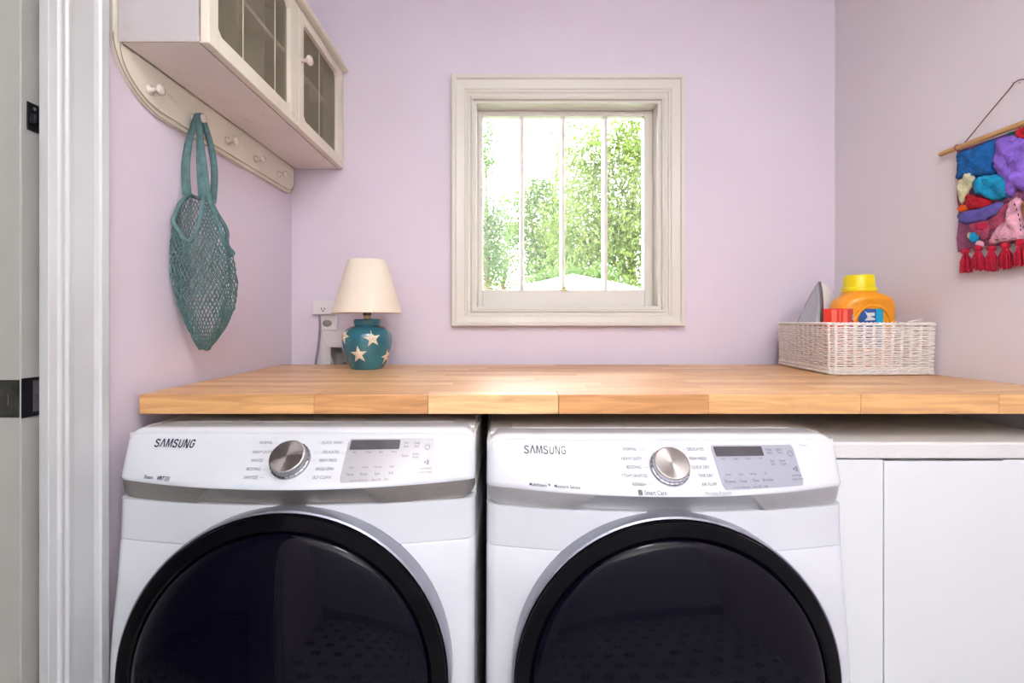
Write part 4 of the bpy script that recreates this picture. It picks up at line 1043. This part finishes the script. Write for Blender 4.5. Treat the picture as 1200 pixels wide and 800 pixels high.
# spray-can lid-like white strip lying on the rim
cord('cable_tie', [(1.142,1.288,ZT+0.150),(1.17,1.300,ZT+0.1535),(1.205,1.318,ZT+0.1575)], 0.0022, M['wicker'], 'loose pale cane sticking out over the basket rim', 'cane')

# ================================================================== WALL HANGING ON THE RIGHT WALL
wh = empty('wall_hanging', (rx(1.0)-0.02, 1.0, 1.66)); tag(wh, 'woven felt wall hanging with red tassels on a wooden dowel', 'wall hanging')
ho = Vector((rx(1.0)-0.02, 1.0, 1.66))
def onwall(px, py, off):
    k = (px-CX)/F; d = (1.2026+0.0656*BY-off)/(k+0.0656); return Vector(P(px, py, d))
def hp(mb, nm, m, lab=None, **k):
    mb.v = [tuple(Vector(v)-ho) for v in mb.v]; o = mb.build(nm, m, parent=wh, **k)
    if lab: o['label'] = lab
    return o
dA = onwall(1101.5, 181, 0.018); dB = onwall(1200, 144, 0.018); dd_ = (dB-dA).normalized(); dE = dA+dd_*0.56
hp(MB().tube([dA, dA+dd_*0.002, dE-dd_*0.002, dE], [0.0058,0.0068,0.0068,0.0058], 14), 'dowel', M['dowel'], smooth=True)
k1 = onwall(1122, 173, 0.018); ap_ = onwall(1188, 97, 0.006); knot = k1+dd_*0.012
M['yarn'] = mat('dusty_pink_yarn', (0.20, 0.055, 0.07, 1), 0.9, noise=0.1)
rg = MB().tube([k1+Vector((0.0078*math.cos(a),0,0.0078*math.sin(a))) for a in [2*PI*k/14 for k in range(14)]], 0.0012, 6, closed=True)
hp(rg, 'yarn_loop', M['yarn'])
far = dE-(knot-dA)
tp = [knot, knot.lerp(ap_, 0.5), ap_-Vector((0,0,0.008))-dd_*0.006, ap_, ap_+dd_*0.012+Vector((0,0,0.001)), ap_+dd_*0.028-Vector((0,0,0.006)), far]
hp(MB().tube(tp, 0.0013, 6), 'hanging_string', M['yarn'], smooth=True)
hp(MB().lathe([(0.002,0),(0.002,0.006),(0.004,0.0065),(0.004,0.009)], tuple(ap_+dd_*0.006+Vector((0.006,0,-0.004))), 10, 'x'), 'nail', M['black'])
# backing cloth
HOFF = 0.016
tl = onwall(1121, 178, HOFF); yl = tl.y; 
def hy(px, py, off=HOFF): return onwall(px, py, off)
zbot = hy(1123, 293).z
y_far = 2*((dA.y+dE.y)/2)-yl
def bpt(y, z, off): return Vector((rx(y)-off, y, z))
dowel_z = dA.z
backM = felt('mauve_backing_felt', (128, 70, 105))
ys_ = [yl+(y_far-yl)*k/24 for k in range(25)]
vs = []; 
for off in (0.006, 0.013):
    for j in range(9):
        for y in ys_:
            z = zbot+(dowel_z-0.006-zbot)*j/8; vs.append(bpt(y+0.003*math.sin(j*1.7), z+(0.004*math.sin(y*60) if j == 0 else 0), off))
n1 = 25*9; fs = []
for b in (0, n1):
    for j in range(8):
        for i in range(24): fs.append((b+j*25+i, b+j*25+i+1, b+(j+1)*25+i+1, b+(j+1)*25+i))
for i in range(24): fs.append((i, i+1, n1+i+1, n1+i)); fs.append((200+i, 201+i, n1+201+i, n1+200+i))
for j in range(8): fs.append((j*25, (j+1)*25, n1+(j+1)*25, n1+j*25)); fs.append((j*25+24, (j+1)*25+24, n1+(j+1)*25+24, n1+j*25+24))
hp(MB().add(vs, fs), 'backing', backM, smooth=True, auto=0.7)
def blob(pix, col, nm, th=0.010, base=0.013, label=None, rough=0.0025, lump=5):
    # outline in photo pixels laid on the hanging's plane, subdivided pillow
    pts = [onwall(x, y, base) for x, y in pix]; pts2 = []
    N = len(pts)
    for i in range(N):
        p0, p1, p2, p3 = pts[i-1], pts[i], pts[(i+1)%N], pts[(i+2)%N]
        for k in range(5):
            t = k/5; q = 0.5*((2*p1)+(-p0+p2)*t+(2*p0-5*p1+4*p2-p3)*t*t+(-p0+3*p1-3*p2+p3)*t**3); pts2.append(q)
    c = sum(pts2, Vector())/len(pts2); vs = []; R = 7; n = len(pts2)
    wn = Vector((-1, -0.0656, 0)).normalized()
    for r in range(R):
        t = 1-r/R
        for i, p in enumerate(pts2):
            q = c.lerp(p, t); q.x = rx(q.y)-base
            h = th*math.sqrt(max(0, 1-t**4))
            h *= 1+0.25*math.sin(q.y*90+q.z*60)+0.2*math.sin(q.y*170-q.z*120)
            q = q+wn*h+Vector((0, random.uniform(-1,1)*rough*(1 if r < 2 else 0.5), random.uniform(-1,1)*rough*(1 if r < 2 else 0.5)))
            vs.append(q)
    vs.append(Vector((rx(c.y)-base, c.y, c.z))+wn*th)
    fs = [(r*n+i, r*n+(i+1)%n, (r+1)*n+(i+1)%n, (r+1)*n+i) for r in range(R-1) for i in range(n)]
    fs += [((R-1)*n+i, (R-1)*n+(i+1)%n, R*n) for i in range(n)]; fs.append(tuple(range(n))[::-1])
    o = hp(MB().add(vs, fs), nm, col, label, smooth=True); return o
FB = {'b': felt('blue_wool', (12, 92, 160)), 'p': felt('violet_wool', (132, 98, 200)), 't': felt('turquoise_wool', (8, 140, 185)), 'c': felt('cream_wool', (205, 200, 165)),
      'r': felt('crimson_wool', (170, 15, 35)), 'o': felt('orange_wool', (235, 95, 25)), 'i': felt('indigo_wool', (92, 84, 160)), 'k': felt('blush_pink_wool', (222, 165, 185)),
      'm': felt('rose_wool', (165, 70, 100)), 'g': felt('green_wool', (20, 90, 90)), 'y': felt('mustard_wool', (200, 140, 60)), 'd': felt('dark_berry_wool', (190, 30, 70))}
blob([(1122,180),(1140,173),(1166,163),(1168,178),(1166,196),(1168,204),(1150,208),(1134,207),(1121,209),(1122,195)], FB['b'], 'felt_patch', 0.012, label='blue wool patch')
blob([(1167,164),(1180,157),(1192,155),(1205,158),(1212,180),(1208,225),(1194,222),(1184,232),(1178,216),(1168,200),(1165,182)], FB['p'], 'felt_patch', 0.013, label='violet wool patch')
blob([(1142,210),(1152,206),(1168,204),(1182,210),(1187,220),(1180,232),(1164,234),(1150,229),(1141,224)], FB['t'], 'felt_patch', 0.011, 0.016, label='turquoise wool patch')
blob([(1124,213),(1131,208),(1134,202),(1140,201),(1143,207),(1141,216),(1136,226),(1128,238),(1124,232)], FB['c'], 'felt_patch', 0.010, 0.016, label='cream wool patch')
blob([(1132,230),(1136,227),(1144,229),(1156,232),(1163,236),(1156,243),(1142,246),(1131,244)], FB['r'], 'felt_patch', 0.009, 0.015, label='crimson wool patch')
blob([(1122,245),(1127,240),(1136,240),(1138,244),(1134,247),(1126,248)], FB['o'], 'felt_patch', 0.008, 0.016, label='orange wool patch')
blob([(1123,250),(1136,246),(1152,242),(1174,237),(1175,246),(1160,256),(1140,261),(1125,261)], FB['i'], 'felt_patch', 0.007, 0.014, label='indigo wool patch')
blob([(1178,240),(1184,236),(1184,252),(1180,262),(1168,268),(1158,272),(1160,280),(1150,282),(1138,272),(1136,263),(1152,259),(1168,252)], FB['m'], 'felt_patch', 0.006, 0.0125, label='rose wool patch')
blob([(1143,263),(1152,260),(1160,262),(1158,268),(1148,270)], FB['d'], 'felt_patch', 0.006, 0.015)
blob([(1184,236),(1192,231),(1198,236),(1200,262),(1200,280),(1190,283),(1162,286),(1160,280),(1166,270),(1176,262),(1182,256)], FB['k'], 'felt_patch', 0.010, 0.016, label='blush pink wool patch')
blob([(1136,274),(1142,272),(1147,275),(1147,281),(1142,285),(1137,281)], FB['t'], 'felt_patch', 0.006, 0.015)
blob([(1134,275),(1137,273),(1138,279),(1136,280)], FB['c'], 'felt_patch', 0.004, 0.018)
blob([(1145,284),(1150,282),(1154,285),(1153,289),(1146,289)], FB['k'], 'felt_patch', 0.006, 0.015)
blob([(1193,152),(1200,149),(1212,147),(1214,162),(1200,163),(1192,159)], FB['r'], 'felt_patch', 0.010, 0.017, label='red wool patch')
blob([(1182,158),(1192,153),(1192,158),(1188,160)], FB['g'], 'felt_patch', 0.006, 0.016)
blob([(1201,232),(1212,226),(1222,240),(1218,262),(1204,262)], FB['y'], 'felt_patch', 0.009, 0.015)
blob([(1203,266),(1218,262),(1240,266),(1240,290),(1204,284)], FB['i'], 'felt_patch', 0.008, 0.014)
blob([(1212,170),(1240,150),(1262,150),(1262,215),(1225,222),(1212,205)], FB['t'], 'felt_patch', 0.010, 0.014)
M['stitch'] = mat('dark_stitch_thread', (0.03, 0.01, 0.03, 1), 0.9, noise=0.1)
for a, b in (((1188.6,238.5),(1189.6,241)),((1191,244),(1192,247)),((1193,250),(1193.6,253)),((1194.5,256),(1195,259)),((1195.6,262.5),(1196,265.5)),((1195.8,268),(1196,270.5)),((1166,281),(1170,281)),((1174,280),(1179,279.8)),((1185.5,279.2),(1191,279))):
    hp(MB().tube([onwall(a[0],a[1],0.0285), onwall(b[0],b[1],0.0285)], 0.0010, 5), 'stitch', M['stitch'])
# tassels
TR = [M['tas1'] if 'tas1' in M else None]
tas = mat('red_tassel_yarn', srgb(178, 14, 50), 0.9, noise=0.3, nscale=160)
tys = [onwall(1131.5,297,0.02).y]
step = (onwall(1131.5,297,0.02).y-onwall(1156.5,294,0.02).y)/2*0.95
def tassel(y, ztop, s=1.0):
    te = MB(); x = rx(y)-0.020
    te.lathe([(0.002,0.0),(0.0070,-0.003),(0.0090,-0.008),(0.0080,-0.013),(0.0040,-0.0165)], (x,y,ztop), 14)
    n0 = len(te.v)
    head = hp(te, 'tassel', tas, smooth=True)
    sk = MB()
    for k in range(46):
        a = random.uniform(0, 2*PI); r = math.sqrt(random.random()); p0 = Vector((x+0.0035*math.cos(a), y+0.0035*math.sin(a), ztop-0.015))
        ln = random.uniform(0.043,0.052); p2 = Vector((x+0.010*r*math.cos(a), y+0.0155*r*math.sin(a), ztop-0.015-ln)); p1 = p0.lerp(p2, 0.4)+Vector((0.004*math.cos(a)*r, 0.006*math.sin(a)*r, 0))
        if p2.x > rx(p2.y)-0.003: p2.x = rx(p2.y)-0.003
        sk.tube([p0, p1, p2], 0.0013, 4)
    sk.v = [tuple(Vector(v)-ho) for v in sk.v]
    o = sk.build('tassel_strands', tas, head, recalc=False); o['kind'] = 'stuff'
    tb = MB().lathe([(0.0048,0),(0.0054,0.0015),(0.0048,0.003)], tuple(Vector((x,y,ztop-0.0175))-ho), 12).build('tassel_binding', FB['d'], head, smooth=True)
yy = tys[0]; i = 0
while yy > y_far+0.01:
    tassel(yy, zbot+0.002+0.003*math.sin(i*2.1)); yy -= 0.030; i += 1

# ================================================================== ADDED CEILING FILL (fixture round the fill lamp)
M['diff'] = mat('lit_opal_diffuser', (0.9,0.9,0.9,1), 0.5, emis=((1.0,0.94,0.88,1), 6.0), noise=0.01)
for k, (x, y) in enumerate(((0.2,-0.15),)):
    t = empty('ceiling_fill_fixture', (x, y, CEIL)); tag(t, ('added round white flush fill light on the unseen ceiling', 'added round white flush fill light above the counter')[k], 'ceiling light')
    MB().lathe([(0.25,0),(0.25,-0.02),(0.225,-0.025),(0.22,-0.015),(0.22,0)], n=40, cap=False).build('rim', M['trimw'], t, smooth=True, auto=0.6)
    MB().lathe([(0.215,-0.010),(0.001,-0.012)], n=40, cap=False).build('diffuser', M['diff'], t)

# ================================================================== OUTSIDE
struct(MB().box(-25, 2.2, -0.45, 40, 45, -0.4), 'ground', mat('lawn', (0.10, 0.18, 0.05, 1), 0.9, noise=0.3, nscale=2))
def leaf_mat(name, a, b):
    m = bpy.data.materials.new(name); m.use_nodes = True; nt = m.node_tree; n = nt.nodes; L = nt.links
    n.remove(n['Principled BSDF']); o = n['Material Output']
    tc = n.new('ShaderNodeTexCoord'); t = n.new('ShaderNodeTexNoise'); t.inputs['Scale'].default_value = 5.0; t.inputs['Detail'].default_value = 5; L.new(tc.outputs['Object'], t.inputs['Vector'])
    r = n.new('ShaderNodeValToRGB'); r.color_ramp.elements[0].position = 0.35; r.color_ramp.elements[1].position = 0.65
    r.color_ramp.elements[0].color = a; r.color_ramp.elements[1].color = b; L.new(t.outputs['Fac'], r.inputs[0])
    d = n.new('ShaderNodeBsdfDiffuse'); tr = n.new('ShaderNodeBsdfTranslucent'); mx = n.new('ShaderNodeMixShader'); mx.inputs[0].default_value = 0.5
    L.new(r.outputs[0], d.inputs[0]); L.new(r.outputs[0], tr.inputs[0]); L.new(d.outputs[0], mx.inputs[1]); L.new(tr.outputs[0], mx.inputs[2]); L.new(mx.outputs[0], o.inputs[0])
    return m
LM = [leaf_mat('yellow_green_leaves', (0.055,0.09,0.018,1), (0.16,0.21,0.055,1)), leaf_mat('mid_green_leaves', (0.04,0.08,0.022,1), (0.12,0.17,0.055,1)), leaf_mat('blue_green_leaves', (0.05,0.09,0.035,1), (0.12,0.17,0.07,1))]
M['bark'] = mat('grey_brown_bark', (0.12,0.08,0.05,1), 0.9, noise=0.3, nscale=20)
def tree(nm, label, cat, base, blobs, nleaf, size, lm, trunk=True, pat=1.0):
    root = empty(nm, base); tag(root, label, cat, None)
    bx_, by_, bz_ = base; vs = []; fs = []
    vol = [b[3]*b[4]*b[5] for b in blobs]; tot = sum(vol)
    clus = []
    for b, v in zip(blobs, vol):
        for k in range(max(4, int(nleaf/40*v/tot))):
            while True:
                p = Vector([random.uniform(-1,1) for _ in range(3)])
                if p.length <= 1: break
            clus.append((b[0]+p.x*b[3], b[1]+p.y*b[4], b[2]+p.z*b[5]))
    for c in clus:
        for k in range(40):
            q = Vector([random.gauss(0, 0.14*pat) for _ in range(3)]); q = Vector(c)+q
            u = Vector([random.gauss(0,1) for _ in range(3)]).normalized(); w_ = u.cross(Vector([random.gauss(0,1) for _ in range(3)])).normalized()
            s = size*random.uniform(0.6,1.3); i0 = len(vs)
            vs += [tuple(q-u*s), tuple(q+w_*s*0.45), tuple(q+u*s), tuple(q-w_*s*0.45)]; fs.append((i0,i0+1,i0+2,i0+3))
    vs = [(x-bx_, y-by_, z-bz_) for x, y, z in vs]
    me = bpy.data.meshes.new('foliage'); me.from_pydata(vs, [], fs); me.update()
    o = link('foliage', me, lm, root); o['kind'] = 'stuff'
    if trunk:
        tb = MB(); c0 = Vector(blobs[0][:3])-Vector(base)
        tb.tube([(0,0,-0.05),(0.03,0,c0.z*0.4),(c0.x*0.6,c0.y*0.5,c0.z*0.75),tuple(c0)], [0.10,0.08,0.06,0.02], 8)
        for b in blobs[1:]:
            e = Vector(b[:3])-Vector(base); tb.tube([(c0.x*0.6,c0.y*0.5,c0.z*0.6), tuple(e*0.7+Vector((0,0,c0.z*0.2))), tuple(e)], [0.045,0.03,0.012], 6)
        tb.build('trunk', M['bark'], root, smooth=True)
    return root
def W_(px, py, d): return P(px, py, d)
def B_(px, py, d, rx_, ry_, rz_): x, y, z = W_(px, py, d); return (x, y, z, rx_, ry_, rz_)
# radii in pixels of the view at each tree's distance, turned into metres
def Q_(px, py, d, rp, rq, dep=0.5): return B_(px, py, d, rp*d/F, dep, rq*d/F)
tree('leafy_tree', 'tall yellow-green tree filling the two right panes of the window', 'tree', (2.1,7.4,-0.42), [Q_(735,230,7.4,55,75),Q_(690,270,7.4,50,65),Q_(740,300,7.4,60,60),Q_(745,160,7.4,35,45),Q_(690,190,7.4,30,38)], 30000, 0.034, LM[0])
tree('leafy_tree', 'rounded mid-green tree behind the second pane of the window', 'tree', (0.55,9.6,-0.42), [Q_(640,265,9.6,42,50),Q_(622,222,9.6,20,22),Q_(655,310,9.6,45,38)], 15000, 0.040, LM[1])
tree('leafy_tree', 'pale blue-green tree at the left edge of the window view', 'tree', (-0.5,11.8,-0.42), [Q_(570,185,11.8,12,42),Q_(578,270,11.8,22,42),Q_(575,310,11.8,28,22)], 7000, 0.046, LM[2])
tree('leafy_bush', 'dark green bush low behind the third pane of the window', 'bush', (0.75,5.75,-0.42), [Q_(655,335,5.75,40,22,0.1),Q_(700,338,5.75,55,22,0.1)], 4000, 0.028, LM[1], pat=0.6)
tree('leafy_tree', 'thin-leaved tree tips high above the middle muntin', 'tree', (1.35,14.0,-0.42), [Q_(655,165,14,18,28,0.6),Q_(668,215,14,30,28,0.6),Q_(700,150,14,25,25,0.6)], 2600, 0.060, LM[1], pat=2.0)
tree('leafy_hedge', 'yellow-green hedge behind the first pane of the window', 'hedge', (-0.2,17,-0.42), [Q_(592,300,17,36,45,0.8),Q_(600,250,17,25,32,0.7),Q_(560,330,17,45,40,0.8)], 7000, 0.065, LM[0])
tree('leafy_tree', 'green tree beside the house left of the window view', 'tree', (-3.2,8.6,-0.42), [(-3.2,8.6,2.4,0.9,0.8,1.0),(-3.6,8.6,1.3,0.8,0.7,0.8)], 7000, 0.04, LM[1])
tree('leafy_tree', 'yellow-green tree well to the left of the house', 'tree', (-6.2,9.5,-0.42), [(-6.2,9.5,2.8,1.2,0.9,1.3),(-5.8,9.5,1.5,0.9,0.8,0.9)], 7000, 0.045, LM[0])
# white fence at lower left
fen = empty('garden_fence', (0.2, 6.45, -0.4)); tag(fen, 'pale rail fence seen low in the left window pane', 'fence')
M['fence'] = mat('pale_fence_paint', (0.45,0.42,0.33,1), 0.7, noise=0.1)
for k in range(9): MB().box(-0.9+k*0.38, -0.03, 0, -0.84+k*0.38, 0.03, 1.98).build('post', M['fence'], fen)
for z in (1.9, 1.25, 0.6): MB().box(-1.0, -0.05, z, 2.4, -0.031, z+0.05).build('rail', M['fence'], fen)
# neighbouring white canopy roof low in the window
cn = empty('garden_canopy', (0.63, 4.55, -0.4)); tag(cn, 'white peaked garden canopy low in the middle of the window', 'canopy')
M['canvas'] = mat('white_canvas', (0.85,0.85,0.84,1), 0.8, noise=0.03)
az = P(0, 321, 4.55)[2]+0.4; ez = P(0, 341, 4.55)[2]+0.4; w0 = 0.54
MB().add([(-w0,-w0,ez),(w0,-w0,ez),(w0,w0,ez),(-w0,w0,ez),(0.05,0,az),(-w0,-w0,ez-0.06),(w0,-w0,ez-0.06),(w0,w0,ez-0.06),(-w0,w0,ez-0.06)], [(0,1,4),(1,2,4),(2,3,4),(3,0,4),(0,5,6,1),(1,6,7,2),(2,7,8,3),(3,8,5,0)]).build('roof', M['canvas'], cn)
for sx_ in (-1,1):
    for sy_ in (-1,1): MB().tube([(sx_*w0*0.97,sy_*w0*0.97,0),(sx_*w0*0.97,sy_*w0*0.97,ez)], 0.02, 8).build('leg', M['canvas'], cn)
